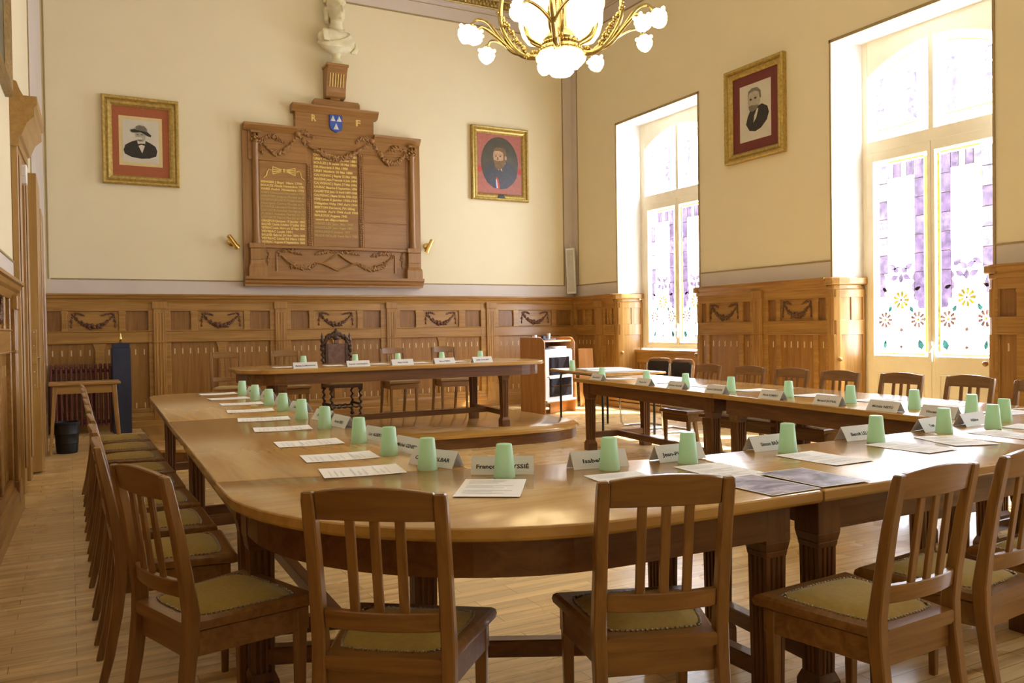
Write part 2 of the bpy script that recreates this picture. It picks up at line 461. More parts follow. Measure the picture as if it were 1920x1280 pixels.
o.tube([(XR - .10, -.5, 6.50), (XR - .10, YB, 6.50)], .018, 6)
struct(o.done('trim_4', 'gilt', smooth=50))

# ------------------------------------------------------------------ wainscot
GAR = {}
def garland(parent, u, z, w, h, d, mat='carve'):
    key = (round(w, 1), round(h, 2))
    if key not in GAR:
        o = garland_mb(w, h, len(GAR) + 3).done('carved_garland', mat, None, smooth=60); GAR[key] = o
    else:
        o = GAR[key].copy(); COL.objects.link(o)
    o.parent = parent; o.location = (u, -d, z)
    return o

def wainscot(root, u0, u1, bays, pils, garl=True, top=1.80, base=True, slots=True, singles=False):
    zc = top
    fr = MB(); low = MB(); dark = MB(); gp = MB(); inl = MB()
    S = .045
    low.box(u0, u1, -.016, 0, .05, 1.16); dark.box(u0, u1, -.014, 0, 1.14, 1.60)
    fr.box(u0, u1, -S, 0, 1.57, zc - .09); fr.box(u0, u1, -S, 0, 1.14, 1.31); fr.box(u0, u1, -S, 0, .0, .26)
    fr.box(u0, u1, -S - .012, 0, 1.292, 1.306); fr.box(u0, u1, -S - .012, 0, 1.145, 1.158)
    edges = [u0]
    for bay in bays:
        a, b, m1, m2, m3, m4 = bay
        edges += [a, b]
        for p, q in ((m1, m2), (m3, m4)):
            fr.box(p, q, -S + .002, 0, 1.30, 1.58)
            fr.box(p - .008, q + .008, -S + .004, 0, 1.53, 1.57)
            fr.box(p - .008, q + .008, -S + .004, 0, 1.31, 1.33)
        gp.box(m2, m3, -.024, 0, 1.31, 1.57)
        if garl: garland(root, (m2 + m3) / 2, 1.445, (m3 - m2) * 1.0, .25, .026)
        if singles:
            for q, p in ((m1, m2), (m3, m4)):
                fr.box(q, p, -S + .002, 0, .25, 1.15)
            cols = [(a, m1, 1), (m2, m3, 5), (m4, b, 1)]
        else:
            c = (a + b) / 2 if (b - a) > .9 else None
            if c:
                fr.box(c - .055, c + .055, -S + .006, 0, .25, 1.15); fr.prism([(c - .085, 1.15), (c - .055, 1.06), (c + .055, 1.06), (c + .085, 1.15)], 0, S - .0035, XZ)
                cols = [(a, c - .06, max(1, round((c - a) / .112))), (c + .06, b, max(1, round((b - c) / .112)))]
            else:
                cols = [(a, b, max(1, round((b - a) / .112)))]
        if slots:
            for p, q, n in cols:
                for k in range(n):
                    x = p + (q - p) * (k + .5) / n
                    for zz in (.985, .265):
                        inl.box(x - .007, x + .007, -.018, -.012, zz, zz + .075)
                    if n > 1: low.box(x + (q - p) / n / 2 - .003, x + (q - p) / n / 2 + .003, -.0175, 0, .26, 1.14)
    edges.append(u1); edges.sort()
    for p, q in zip(edges[0::2], edges[1::2]):
        if q - p > .004: fr.box(p, q, -S - .003, 0, 0, zc - .092)
    fr.done('stile_and_rail_frame', 'oakX', root, bevel=.006)
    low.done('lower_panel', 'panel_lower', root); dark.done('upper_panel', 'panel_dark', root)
    gp.done('garland_panel', 'oakX', root, bevel=.004)
    if slots: inl.done('inlay_strips', 'inlay', root)
    for p, q in pils:
        m = MB(); m.box(p, q, -S - .028, -S, .22, zc - .12)
        for k in range(1, 4):
            x = p + (q - p) * k / 4; m.box(x - .010, x + .010, -S - .034, -S - .02, .40, 1.55)
        m.box(p - .014, q + .014, -S - .045, -S, zc - .20, zc - .10); m.box(p - .008, q + .008, -S - .036, -S, 1.14, 1.16)
        m.box(p - .01, q + .01, -S - .036, -S, 0, .24)
        m.done('pilaster', 'oakZ', root, bevel=.005)
    cp = MB()
    prof = [(0, zc), (.112, zc), (.112, zc - .022), (.095, zc - .03), (.085, zc - .06), (.066, zc - .075), (.06, zc - .10), (.05, zc - .125), (0, zc - .125)]
    cp.loft([[(u, -d, z) for d, z in prof] for u in (u0, u1)])
    cp.done('cap_rail', 'oakX', root, smooth=30)
    if base:
        bs = MB(); prof = [(0, .20), (.055, .20), (.062, .17), (.075, .16), (.075, .10), (.085, .09), (.085, 0), (0, 0)]
        bs.loft([[(u, -d, z) for d, z in prof] for u in (u0, u1)])
        bs.done('baseboard', 'oakX', root)

W1 = root_struct('trim_5', (0, YB, 0), 0, 'oak panelling with carved garlands along the end wall', 'panelling')
wainscot(W1, -.27, 7.72,
         [(-.25, .94, -.09, -.02, .58, .66), (1.22, 2.55, 1.48, 1.57, 2.19, 2.27), (2.85, 4.22, 3.12, 3.20, 3.85, 3.94), (4.54, 5.93, 4.80, 4.92, 5.54, 5.65), (6.26, 7.67, 6.54, 6.64, 7.28, 7.38)],
         [(1.0, 1.16), (2.62, 2.78), (4.31, 4.47), (6.03, 6.19)])
W2 = root_struct('trim_6', (XR, YB, 0), -PI / 2, 'oak panelling of the short wall in the window corner', 'panelling')
wainscot(W2, .05, 1.27, [(.14, .70, .34, .42, .52, .60), (1.0, 1.25, 1.06, 1.09, 1.16, 1.19)], [(.74, .95)], garl=False)
W3 = root_struct('trim_7', (XR, YB, 0), -PI / 2, 'oak panelling with two garland panels between the windows', 'panelling')
wainscot(W3, 3.29, 5.51, [(3.31, 4.27, 3.44, 3.50, 4.06, 4.14), (4.58, 5.48, 4.71, 4.78, 5.29, 5.36)], [(4.33, 4.50)], singles=True)
W4 = root_struct('trim_8', (XR, YB, 0), -PI / 2, 'oak panelling on the pier beyond the tall glazed door', 'panelling')
wainscot(W4, 7.46, 9.70, [(7.49, 8.40, 7.66, 7.74, 8.18, 8.26), (8.72, 9.66, 8.86, 8.94, 9.44, 9.52)], [(8.47, 8.64)], singles=True)
W4b = root_struct('trim_9', (XR, YB, 0), -PI / 2)
wainscot(W4b, 11.64, 12.78, [(11.67, 12.62, 11.84, 11.92, 12.36, 12.44)], [], singles=True)
W5 = root_struct('trim_10', (-.588, 0, 0), LW_RZ, 'oak panelling along the door wall', 'panelling')
bl = []; pl = []
for k in range(5):
    a = 6.88 - 1.5 * (k + 1) + .10; b = a + 1.22
    bl.append((a, b, a + .24, a + .32, b - .32, b - .24)); pl.append((b + .06, b + .22))
wainscot(W5, -.6, 7.06, bl, pl, top=1.645)
# rounded oak linings and white splays at the sides of each window opening
def jamb(nm, y_edge, sgn):
    """sgn +1: the far side of the opening (higher y), -1 the near side"""
    r = root_struct(nm, (XR, y_edge, 0))
    def P(l): return [(x, sgn * y) for x, y in l]
    MB().prism(P([(.004, .10), (.004, .0), (.39, -.11), (.39, .10)]), 1.76, HEAD - .002).done('splayed_side', 'white_paint', r)
    body = [(-.03, .06), (-.045, .02), (-.03, -.03), (.03, -.065), (.12, -.095), (.24, -.12), (.375, -.135), (.375, .06)]
    MB().prism(P(body), 0, 1.70).done('oak_lining', 'oakZ', r, smooth=40)
    cap = [(-.10, .06), (-.11, .0), (-.09, -.06), (-.01, -.11), (.12, -.145), (.26, -.168), (.385, -.18), (.385, .06)]
    q = MB().prism(P(cap), 1.715, 1.80); q.prism(P([(x * .8 + .03, y * .75) for x, y in cap]), 1.66, 1.72)
    q.done('cap_rail', 'oakX', r, bevel=.012)
    # raised rails that leave recessed panels
    g = MB()
    def slab(x0, x1, z0, z1, t=.014):
        def yy(x):
            pts = body[1:7]
            for (xa, ya), (xb, yb) in zip(pts, pts[1:]):
                if xa <= x <= xb: return ya + (yb - ya) * (x - xa) / (xb - xa)
            return pts[-1][1]
        n = 12; up = []; dn = []
        for k in range(n + 1):
            x = x0 + (x1 - x0) * k / n; up.append((x, yy(x) - t)); dn.append((x, yy(x) + .01))
        g.prism(P(up + dn[::-1]), z0, z1)
    for z0, z1 in ((0, .26), (1.14, 1.31), (1.57, 1.66)): slab(-.04, .375, z0, z1)
    for x0, x1 in ((-.038, .05), (.17, .22), (.335, .373)): slab(x0, x1, 1.305, 1.575, .0135)
    for x0, x1 in ((-.038, .05), (.335, .373)): slab(x0, x1, .255, 1.145, .0135)
    g.done('raised_rail', 'oakZ', r, bevel=.003)
    iv = MB()
    for x in (.09, .15, .21, .28):
        pass
    MB().ball((.0, sgn * -.10, .86), .028, 2).done('round_knob', 'oakX', r, smooth=60)
    return r
k = 12
for nm, yc, a, b, z0 in WINS:
    jamb('trim_%d' % k, b, 1); jamb('trim_%d' % (k + 1), a, -1); k += 2
    struct(MB().box(XR, XR + .5, a, b, HEAD - .012, HEAD).done('trim_%d' % (k + 10), 'white_paint'))

# ------------------------------------------------------------------ windows with stained glass
def arch(u): return 4.32 - .24 * (u / .80) ** 2
LAY = [0]
def poly(mb, pts, y=-.004):
    LAY[0] = (LAY[0] + 1) % 60
    mb.quad([(u, y - LAY[0] * .00003, v) for u, v in pts])
def rect(mb, u0, u1, v0, v1, y=-.004): poly(mb, [(u0, v0), (u1, v0), (u1, v1), (u0, v1)], y)
def disc(mb, u, v, r, y=-.005, n=10): poly(mb, [(u + r * math.cos(2 * PI * k / n), v + r * math.sin(2 * PI * k / n)) for k in range(n)], y)
def flower(mb, u, v, r, r0=.38, n=9, y=-.005):
    for k in range(n):
        a = 2 * PI * k / n; da = PI / n * .86
        poly(mb, [(u + r * r0 * math.cos(a - da), v + r * r0 * math.sin(a - da)), (u + r * math.cos(a - da * .7), v + r * math.sin(a - da * .7)), (u + r * 1.08 * math.cos(a), v + r * 1.08 * math.sin(a)),
                  (u + r * math.cos(a + da * .7), v + r * math.sin(a + da * .7)), (u + r * r0 * math.cos(a + da), v + r * r0 * math.sin(a + da))], y)
def leafp(mb, u, v, l, w, ang, y=-.006):
    pts = [(-.5, 0), (-.2, .5), (.15, .42), (.5, 0), (.15, -.42), (-.2, -.5)]
    c, s = math.cos(ang), math.sin(ang)
    poly(mb, [(u + l * p * c - w * q * s, v + l * p * s + w * q * c) for p, q in pts], y)

def glass_lower(win, s, z0, z1, uin, uout):
    """s = +1/-1: which side of the middle post; uin, uout distances from the middle"""
    pane = MB().box(min(s * uin, s * uout), max(s * uin, s * uout), 0, .004, z0, z1).done('pane', 'pane', win)
    H = z1 - z0; Wd = uout - uin
    def U(d): return s * (uin + d)
    P = {n: MB() for n in ('purple', 'violet', 'pale', 'yellow', 'amber', 'orange', 'green', 'lead')}
    def R(n, d0, d1, v0, v1, y=-.004): rect(P[n], min(U(d0), U(d1)), max(U(d0), U(d1)), z0 + v0, z0 + v1, y)
    R('yellow', .014, .046, .05, H - .04); R('yellow', .05, Wd - .18, H - .045, H - .02); R('yellow', .05, Wd - .05, .012, .03)
    rd = random.Random(3)
    nsq = int((H - 1.0) / .19); hs = (H - .06 - .92) / nsq
    for k in range(nsq):
        v = .92 + k * hs
        R('violet' if k % 3 == 0 or k < 2 else 'purple', .055, .165, v, v + hs)
        R('pale' if k % 3 else 'purple', Wd - .165, Wd - .06, v, v + hs)
        for d0, d1 in ((.052, .168), (Wd - .168, Wd - .057)): R('lead', d0, d1, v - .004, v + .004, -.006)
    for k in range(4):
        d = .17 + (Wd - .34) * k / 4
        R('purple' if k % 2 == 0 else 'pale', d, d + (Wd - .34) / 4, H - .22, H - .06)
        R('lead', d - .003, d + .003, H - .23, H - .05, -.006)
    R('yellow', .172, .18, .95, H - .23); R('yellow', Wd - .18, Wd - .172, .95, H - .23); R('yellow', .172, Wd - .172, H - .235, H - .226)
    for d in (.052, .168, Wd - .168, Wd - .056): R('lead', d - .0025, d + .0025, .05, H - .05, -.006)
    R('lead', .05, Wd - .06, .072, .078, -.006)
    # violet blossom bank on the post side
    lobes = [(.055, .918), (.165, .918), (.19, .89), (.20, .85), (.175, .82), (.20, .78), (.205, .73), (.17, .70), (.185, .66), (.17, .62), (.13, .60), (.14, .55), (.11, .52), (.055, .52)]
    poly(P['violet'], [(U(d), z0 + v) for d, v in lobes]); poly(P['purple'], [(U(Wd - d * .55 - .03), z0 + v) for d, v in lobes[:9]] + [(U(Wd - .06), z0 + .66)])
    for d, v, a in ((.235, .99, .6), (.30, .955, 2.4), (.385, .96, .5), (.445, .99, 2.6), (.265, .87, -.5), (.415, .87, .4), (.335, .86, 1.5)):
        leafp(P['purple' if v > .93 else 'violet'], U(d), z0 + v, .11, .065, a)
    R('lead', Wd / 2 - .002, Wd / 2 + .002, .72, .84, -.006)
    for d, v, r in ((Wd * .5, .62, .075),):
        flower(P['amber'], U(d), z0 + v, r * 1.25); disc(P['orange'], U(d), z0 + v, r * .2)
    for d in (.13, Wd - .13):
        flower(P['orange'], U(d), z0 + .40, .085, .42); disc(P['amber'], U(d), z0 + .40, .018)
        leafp(P['orange'], U(d), z0 + .74, .08, .04, .4 if d < .3 else 2.6)
    leafp(P['green'], U(Wd * .5 - .13), z0 + .51, .085, .045, 1.0 * s); leafp(P['green'], U(Wd * .5 + .14), z0 + .52, .085, .045, 2.0 * s)
    leafp(P['green'], U(.10), z0 + .13, .12, .075, 1.9); leafp(P['green'], U(Wd - .13), z0 + .13, .11, .045, 1.4)
    leafp(P['orange'], U(Wd * .5), z0 + .29, .05, .045, 1.5); leafp(P['orange'], U(Wd * .5), z0 + .10, .05, .035, .1)
    for n, mbx in P.items():
        mbx.done({'lead': 'lead_line'}.get(n, n + '_glass'), ('g_' + n) if n != 'lead' else 'lead', pane)

def glass_upper(win, s, uin, uout, z0):
    n = 10; us = [uin + (uout - uin) * k / n for k in range(n + 1)]
    pts = [(s * u, arch(u)) for u in us] + [(s * uout, z0), (s * uin, z0)]
    pane = MB().prism(pts, -.004, 0, XZ).done('pane', 'pane', win)
    y = MB(); p = MB(); l = MB()
    for u0, u1 in zip(us[:-1], us[1:]):
        if u0 < uin + .12 or u1 > uout - .08: continue
        poly(y, [(s * u0, arch(u0) - .10), (s * u1, arch(u1) - .10), (s * u1, arch(u1) - .085), (s * u0, arch(u0) - .085)])
    for u in (uin + .13, uin + .27, uin + .45, uout - .1):
        rect(l, s * u - .002, s * u + .002, z0 + .12, arch(u) - .1, -.006)
    for k in range(3):
        rect(p, min(s * (uin + .135), s * (uin + .265)), max(s * (uin + .135), s * (uin + .265)), z0 + .14 + k * .19, z0 + .31 + k * .19)
        rect(p, min(s * (uout - .2), s * (uout - .1)), max(s * (uout - .2), s * (uout - .1)), z0 + .2 + k * .17, z0 + .35 + k * .17)
    rect(y, min(s * (uin + .12), s * (uout - .1)), max(s * (uin + .12), s * (uout - .1)), z0 + .105, z0 + .12)
    y.done('yellow_glass', 'g_yellow', pane); p.done('pale_glass', 'g_pale', pane); l.done('lead_line', 'lead', pane)

def window(nm, yc, a, b, zb):
    r = root_struct(nm, (XR + .40, yc, 0), -PI / 2)
    f = MB(); D0, D1 = -.01, .06
    zl = .90 if zb == 0 else zb + .10
    HW = .955
    for s in (-1, 1):
        f.box(min(s * .80, s * HW), max(s * .80, s * HW), D0, D1, zb, HEAD)
    n = 20; us = [-.80 + 1.6 * k / n for k in range(n + 1)]
    f.prism([(u, arch(u)) for u in us] + [(.80, HEAD), (-.80, HEAD)], -D1, -D0 - .001, XZ)
    f.box(-.80, .80, D0 - .015, D1, 3.20, 3.34); f.box(-.035, .035, D0 - .01, D1, 3.30, 4.34)
    f.box(-.80, .80, D0, D1, zb, zb + .06)
    f.done('window_frame', 'window_paint', r, bevel=.006)
    for s in (-1, 1):
        e = MB(); x0, x1 = (.045, .715)
        def bx(p, q, z0, z1, d=-.03): e.box(min(s * p, s * q), max(s * p, s * q), d, .05, z0, z1)
        bx(.002, x0, zb + .05, 3.21); bx(x1, .80, zb + .05, 3.21); bx(.004, .798, 3.10, 3.208, -.028); bx(.004, .798, zb + .052, zl, -.027)
        if zb == 0:
            for p, q, z0, z1 in ((.09, .68, .12, .135), (.09, .68, .69, .705), (.09, .105, .12, .70), (.665, .68, .12, .70)): bx(p, q, z0, z1, -.042)
        e.done('casement', 'window_paint', r, bevel=.005)
        glass_lower(r, s, zl, 3.10, x0, x1); glass_upper(r, s, .035, .78, 3.34)
    h = MB(); h.box(-.022, .022, -.06, -.03, .84 + (zb > 0) * .25, 1.06 + (zb > 0) * .25); h.bar((.0, -.075, .95 + (zb > 0) * .25), (.055, -.085, 1.02 + (zb > 0) * .25), .022, .022)
    h.tube([(0, -.03, .95 + (zb > 0) * .25), (0, -.085, .95 + (zb > 0) * .25)], .012, 8)
    h.done('handle', 'porcelain', r, bevel=.004)
    return r
for w in WINS: window(*w)
# oak apron under the first window
r = root_struct('trim_40', (XR + .30, WINS[0][3], 0), -PI / 2, 'low oak panelling under the window in the far corner', 'panelling')
f = MB(); p = MB(); iv = MB(); u1 = WINS[0][3] - WINS[0][2]
p.box(0, u1, -.012, 0, .05, .88); f.box(0, u1, -.035, 0, .70, .86); f.box(0, u1, -.035, 0, 0, .20); f.box(0, u1, -.07, 0, .86, .90)
for k in range(6):
    x = .10 + k * .34; f.box(x - .03, x + .03, -.035, 0, .2, .7)
    for j in range(2): iv.box(x + .09 + j * .11, x + .10 + j * .11, -.0135, -.01, .60, .67)
f.done('stile_and_rail_frame', 'oakX', r, bevel=.004); p.done('lower_panel', 'panel_lower', r); iv.done('inlay_strips', 'inlay', r)
# stepped oak plinth in the window corner
st = root_struct('baseboard_right', (XR, 11.0, 0), -PI / 2)
for k, (d, z0, z1) in enumerate(((.16, 0, .09), (.13, .10, .20), (.10, .21, .30))):
    MB().box(0.0, 2.0, -d, -.02, z0, z1).done('plinth_step', 'oakX', st, bevel=.006)

# ------------------------------------------------------------------ door side of the room
dr = root_struct('door_1', (-.588, 0, 0), LW_RZ, 'tall oak door surround with projecting cornice', 'door')
f = MB()
f.box(7.62, 7.82, -.05, 0, 0, 2.84); f.box(8.30, 8.50, -.05, 0, 0, 2.84); f.box(7.82, 8.30, -.048, 0, 2.68, 2.84)
f.box(7.66, 7.68, -.062, -.05, .2, 2.7); f.box(7.76, 7.78, -.062, -.05, .2, 2.7); f.box(8.34, 8.36, -.062, -.05, .2, 2.7); f.box(8.44, 8.46, -.062, -.05, .2, 2.7)
f.done('door_casing', 'doorZ', dr, bevel=.006)
e = MB(); prof = [(0, 3.16), (.19, 3.16), (.19, 3.09), (.17, 3.07), (.17, 3.0), (.12, 2.95), (.08, 2.85), (.06, 2.84), (.06, 2.76), (0, 2.76)]
e.loft([[(u, -d, z) for d, z in prof] for u in (7.60, 8.56)])
e.loft([[(u, -d, z) for d, z in [(0, 3.16), (.10, 3.16), (.07, 3.22), (.05, 3.28), (0, 3.30)]] for u in (7.65, 8.52)])
e.done('door_cornice', 'doorX', dr, smooth=25)
MB().box(7.82, 8.30, -.012, 0, 0, 2.68).done('door_panel', 'doorZ', dr)
lf = MB(); lf.box(-.352, -.24, 8.70, 9.60, .015, 2.74); lf.box(-.347, -.332, 8.694, 8.70, .95, 1.9); lf.box(-.347, -.332, 8.694, 8.70, .1, .88); lf.box(-.347, -.332, 8.694, 8.70, 1.98, 2.5)
lf = lf.done('door_leaf', 'doorZ', None, bevel=.006)
tag(lf, 'honey oak door leaf standing open in the door wall', 'door')
lk = MB(); lk.box(-.31, -.262, 8.688, 8.70, .78, 1.32); lk.box(-.345, -.262, 8.676, 8.70, 1.0, 1.10)
lk.done('lock_plate', 'doorX', lf, bevel=.003)
kn = MB().ball((-.352, 8.655, 1.05), .026, 2).tube([(-.352, 8.66, 1.05), (-.352, 8.70, 1.05)], .01, 8).done('door_knob', 'porcelain', lf, smooth=60)
sc = MB()
for z in (.81, .93, 1.17, 1.29): sc.ball((-.286, 8.687, z), .007, 1)
sc.tube([(-.262, 8.69, 1.06), (-.235, 8.69, 1.06)], .007, 8)
sc.done('screw_and_bolt', 'chrome', lf)
l2 = MB().box(-.285, -.232, 9.75, 10.45, .015, 2.56).done('door_leaf', 'oakZ', None, bevel=.005)
tag(l2, 'darker second oak door leaf behind the open one', 'door')
em = thing('emergency_light', 'small white emergency light box above the door leaf', 'lamp', (-.335, 7.95, 2.60))
MB().box(-.03, .05, 0, .10, -.08, .08).done('housing', 'whiteplastic', em, bevel=.006)
MB().box(-.025, .045, -.012, 0, -.02, .06).done('lens', 'porcelain', em, bevel=.004)
# ------------------------------------------------------------------ chairs
def rect_ring(cx, cy, z, w, d): return [(cx - w / 2, cy - d / 2, z), (cx + w / 2, cy - d / 2, z), (cx + w / 2, cy + d / 2, z), (cx - w / 2, cy + d / 2, z)]
def trap(y, rear_w, front_w, depth): return rear_w + (front_w - rear_w) * y / depth

def make_chair(label, loc, rz, group):
    t = thing('dining_chair', label, 'chair', loc, rz, group)
    for s in (-1, 1):
        m = MB(); X = s * .168
        prof = [(-.075, 0, .030, .026), (-.045, .12, .032, .032), (-.018, .27, .034, .038), (-.002, .40, .036, .042), (0, .47, .036, .042), (-.012, .56, .035, .036), (-.038, .72, .034, .032), (-.064, .845, .034, .028), (-.069, .868, .028, .024)]
        m.loft([rect_ring(X, y, z, w, d) for y, z, w, d in prof])
        m.done('back_post', 'chrZ', t, bevel=.004, smooth=35)
    m = MB(); n = 8
    rings = []
    for k in range(n + 1):
        x = -.151 + .302 * k / n; bow = -.012 * (1 - (x / .151) ** 2); zt = .868 + .014 * (1 - (x / .151) ** 2); zb = .796
        rings.append([(x, -.052 + bow - .009, zb), (x, -.052 + bow + .011, zb), (x, -.067 + bow + .010, zt), (x, -.067 + bow - .010, zt)])
    m.loft(rings); m.done('top_rail', 'chrX', t, bevel=.003, smooth=35)
    m = MB(); rings = []
    for k in range(n + 1):
        x = -.151 + .302 * k / n; bow = -.020 * (1 - (x / .151) ** 2)
        rings.append([(x, -.005 + bow - .011, .512), (x, -.005 + bow + .011, .512), (x, -.012 + bow + .011, .562), (x, -.012 + bow - .011, .562)])
    m.loft(rings); m.done('lower_rail', 'chrX', t, bevel=.003, smooth=35)
    for x in (-.064, 0, .064):
        b0 = -.020 * (1 - (x / .151) ** 2); b1 = -.012 * (1 - (x / .151) ** 2)
        m = MB(); m.loft([rect_ring(x, -.012 + b0, .555, .025, .012), rect_ring(x, -.052 + b1, .80, .025, .012)])
        m.done('slat', 'chrZ', t, bevel=.002)
    # seat frame with moulded edge and apron
    m = MB(); D = .385
    def q(yo, grow, z): return [(-.150 - grow, -.02 - 0 * grow, z), (.150 + grow, -.02 - 0 * grow, z), (.212 + grow, yo + grow, z), (-.212 - grow, yo + grow, z)]
    m.loft([q(D, -.012, .405), q(D, .004, .412), q(D, .007, .424), q(D, .004, .436), q(D, -.006, .444)])
    m.done('seat_frame', 'chrX', t, smooth=30)
    m = MB()
    A = [(-.150, -.005), (.150, -.005), (.200, .365), (-.200, .365)]; B = [(-.132, .012), (.132, .012), (.180, .347), (-.180, .347)]
    for i in range(4):
        j = (i + 1) % 4; m.prism([A[i], A[j], B[j], B[i]], .335, .407)
    m.done('apron', 'chrX', t, bevel=.002)
    # upholstered pad
    m = MB(); n = 10; vs = []
    for j in range(n + 1):
        row = []
        for i in range(n + 1):
            u = -1 + 2 * i / n; v = -1 + 2 * j / n
            uu, vv = u * math.sqrt(1 - .16 * v ** 4), v * math.sqrt(1 - .16 * u ** 4)
            y = .182 + vv * .160; w = trap(y, .132, .180, .345)
            h = .444 + .020 * (1 - abs(u) ** 5) * (1 - abs(v) ** 5)
            row.append(m.bm.verts.new((uu * w, y, h)))
        vs.append(row)
    for j in range(n):
        for i in range(n): m.bm.faces.new((vs[j][i], vs[j][i + 1], vs[j + 1][i + 1], vs[j + 1][i]))
    cu = m.done('seat_cushion', 'velvet', t, smooth=60)
    m = MB(); per = []
    for k in range(n * 4):
        e, f = divmod(k, n); f = -1 + 2 * f / n
        per.append([(f, -1), (1, f), (-f, 1), (-1, -f)][e])
    pts = []
    for u, v in per:
        uu, vv = u * math.sqrt(1 - .16 * v ** 4), v * math.sqrt(1 - .16 * u ** 4)
        y = .182 + vv * .160; pts.append(Vector((uu * trap(y, .132, .180, .345), y, .446)))
    acc = 0; last = None
    for a, b in zip(pts, pts[1:] + pts[:1]):
        L = (b - a).length; s = acc
        while s < L:
            p = a.lerp(b, s / L); m.ball(p, .0050, 1, (1, 1, .75)); s += .0138
        acc = s - L
    m.done('nailhead_trim', 'nail', cu, smooth=60)
    for s in (-1, 1):
        m = MB(); m.loft([rect_ring(s * .178, .340, 0, .024, .024), rect_ring(s * .181, .343, .335, .034, .034), rect_ring(s * .181, .343, .407, .036, .036)])
        m.done('leg', 'chrZ', t, bevel=.003)
    return t
ORD = ['first', 'second', 'third', 'fourth', 'fifth', 'sixth', 'seventh', 'eighth', 'ninth', 'tenth', 'eleventh', 'twelfth']
R = math.radians
CH = []
G1 = 'chairs around the curved end of the council table'
CH.append(((.685, 1.985, 0), R(-37), 'slat-back oak chair at the curved corner, directly below the upright name card beginning with F', G1))
CH.append(((1.375, 1.755, 0), R(-20), 'slat-back oak chair at the bend, in front of the window glare on the table top', G1))
CH.append(((2.055, 1.49, 0), R(3), 'slat-back oak chair pulled out beside the table joint, near the colour prints', G1))
CH.append(((2.565, 1.535, 0), R(6), 'slat-back oak chair beyond the one by the table joint, cut by the picture edge', G1))
CH.append(((.232, 2.64, 0), R(-71), 'slat-back oak chair turned three-quarters at the door-side end of the curve', G1))
G2 = 'chairs along the door-side table row'
for i, y in enumerate((3.40, 3.92, 4.45, 5.0, 5.52, 6.10, 6.65, 7.2)):
    CH.append(((.150, y, 0), R(-90 + (i * 37 % 5 - 2) * .6), 'olive-seated oak chair of the door-side row, %s from the curved corner' % ORD[i], G2))
G3 = 'chairs along the window-side table row'
for i, (x, y) in enumerate(((5.60, 6.40), (5.58, 5.80), (5.56, 5.27), (5.52, 4.72), (5.57, 4.19), (5.63, 3.68), (5.55, 3.12))):
    CH.append(((x, y, 0), R(91 + (i * 29 % 5 - 2) * 1.2), 'sunlit oak chair of the window-side row, %s from the platform end' % ORD[i], G3))
G4 = 'plain chairs behind the head table'
for i, x in enumerate((1.70, 2.44, 3.89, 4.65)):
    CH.append(((x, 10.69, .15), R(180 + (i % 3 - 1) * 2), 'plain slat-back chair on the platform, %s of four counting from the radiator' % ORD[i], G4))
CH.append(((3.12, 1.50, 0), R(3), 'slat-back oak chair farthest along the near table edge, toward the windows', G1))
first = None
for loc, rz, lab, gr in CH:
    if first is None: first = make_chair(lab, loc, rz, gr)
    else: copy_tree(first, loc, rz, lab, gr)

# carved armchair of the chairman
def twist(mb, a, b, r, n=40, turns=4.0, seg=8):
    a, b = Vector(a), Vector(b); t = (b - a).normalized()
    up = Vector((0, 0, 1)) if abs(t.z) < .9 else Vector((1, 0, 0)); s = t.cross(up).normalized(); u = s.cross(t)
    rings = []
    for k in range(n + 1):
        f = k / n; ph = turns * 2 * PI * f; o = (s * math.cos(ph) + u * math.sin(ph)) * r * .38
        rings.append([a.lerp(b, f) + o + (s * math.cos(2 * PI * i / seg) + u * math.sin(2 * PI * i / seg)) * r * .72 for i in range(seg)])
    mb.loft(rings)
ac = thing('carved_armchair', 'dark carved high-backed chair with twisted posts behind the head table', 'chair', (3.11, 10.70, .15), PI)
for s in (-1, 1):
    m = MB(); twist(m, (s * .19, 0, .50), (s * .185, -.05, .86), .026, 40, 5); m.box(s * .19 - .025, s * .19 + .025, -.03, .03, .36, .50)
    m.lathe([(.0, 0), (.024, .0), (.030, .03), (.014, .05), (.026, .08), (.028, .10), (.012, .13), (.016, .15), (.004, .19), (0, .2)], (s * .185, -.055, .90), 10)
    m.ball((s * .185, -.05, .88), .034, 2); m.done('back_post', 'darkwood', ac, smooth=40)
    for y in (.36, 0):
        m = MB(); twist(m, (s * .19, y, .06), (s * .19, y, .38), .024, 36, 4); m.ball((s * .19, y, .03), .03, 2); m.box(s * .19 - .024, s * .19 + .024, y - .024, y + .024, .36, .42)
        m.done('leg', 'darkwood', ac, smooth=40)
m = MB(); twist(m, (-.19, .36, .14), (.19, .36, .14), .018, 40, 5); twist(m, (-.19, 0, .14), (.19, 0, .14), .018, 40, 5)
for s in (-1, 1): twist(m, (s * .19, 0, .17), (s * .19, .36, .17), .018, 40, 5)
m.done('stretcher', 'darkwood', ac, smooth=40)
m = MB(); m.box(-.215, .215, -.03, .40, .39, .435); m.done('seat_frame', 'darkwood', ac, bevel=.006)
m = MB(); rings = []
for r_, z in ((1, .435), (1.02, .455), (.95, .475), (.7, .487), (.3, .49)):
    rings.append([(.205 * r_ * (1 if abs(c) > .5 else 0) * (1 if c > 0 else -1), .185 + .20 * r_ * (1 if d > 0 else -1), z) for c, d in ((-1, -1), (1, -1), (1, 1), (-1, 1))])
m.loft(rings); m.done('seat_cushion', 'velvet', ac, bevel=.01, smooth=50, seg=2)
m = MB(); m.box(-.12, .12, -.045, -.028, .52, .95); m.box(-.03, .03, -.05, -.02, .95, 1.0); m.done('back_panel', 'leather', ac, bevel=.004)
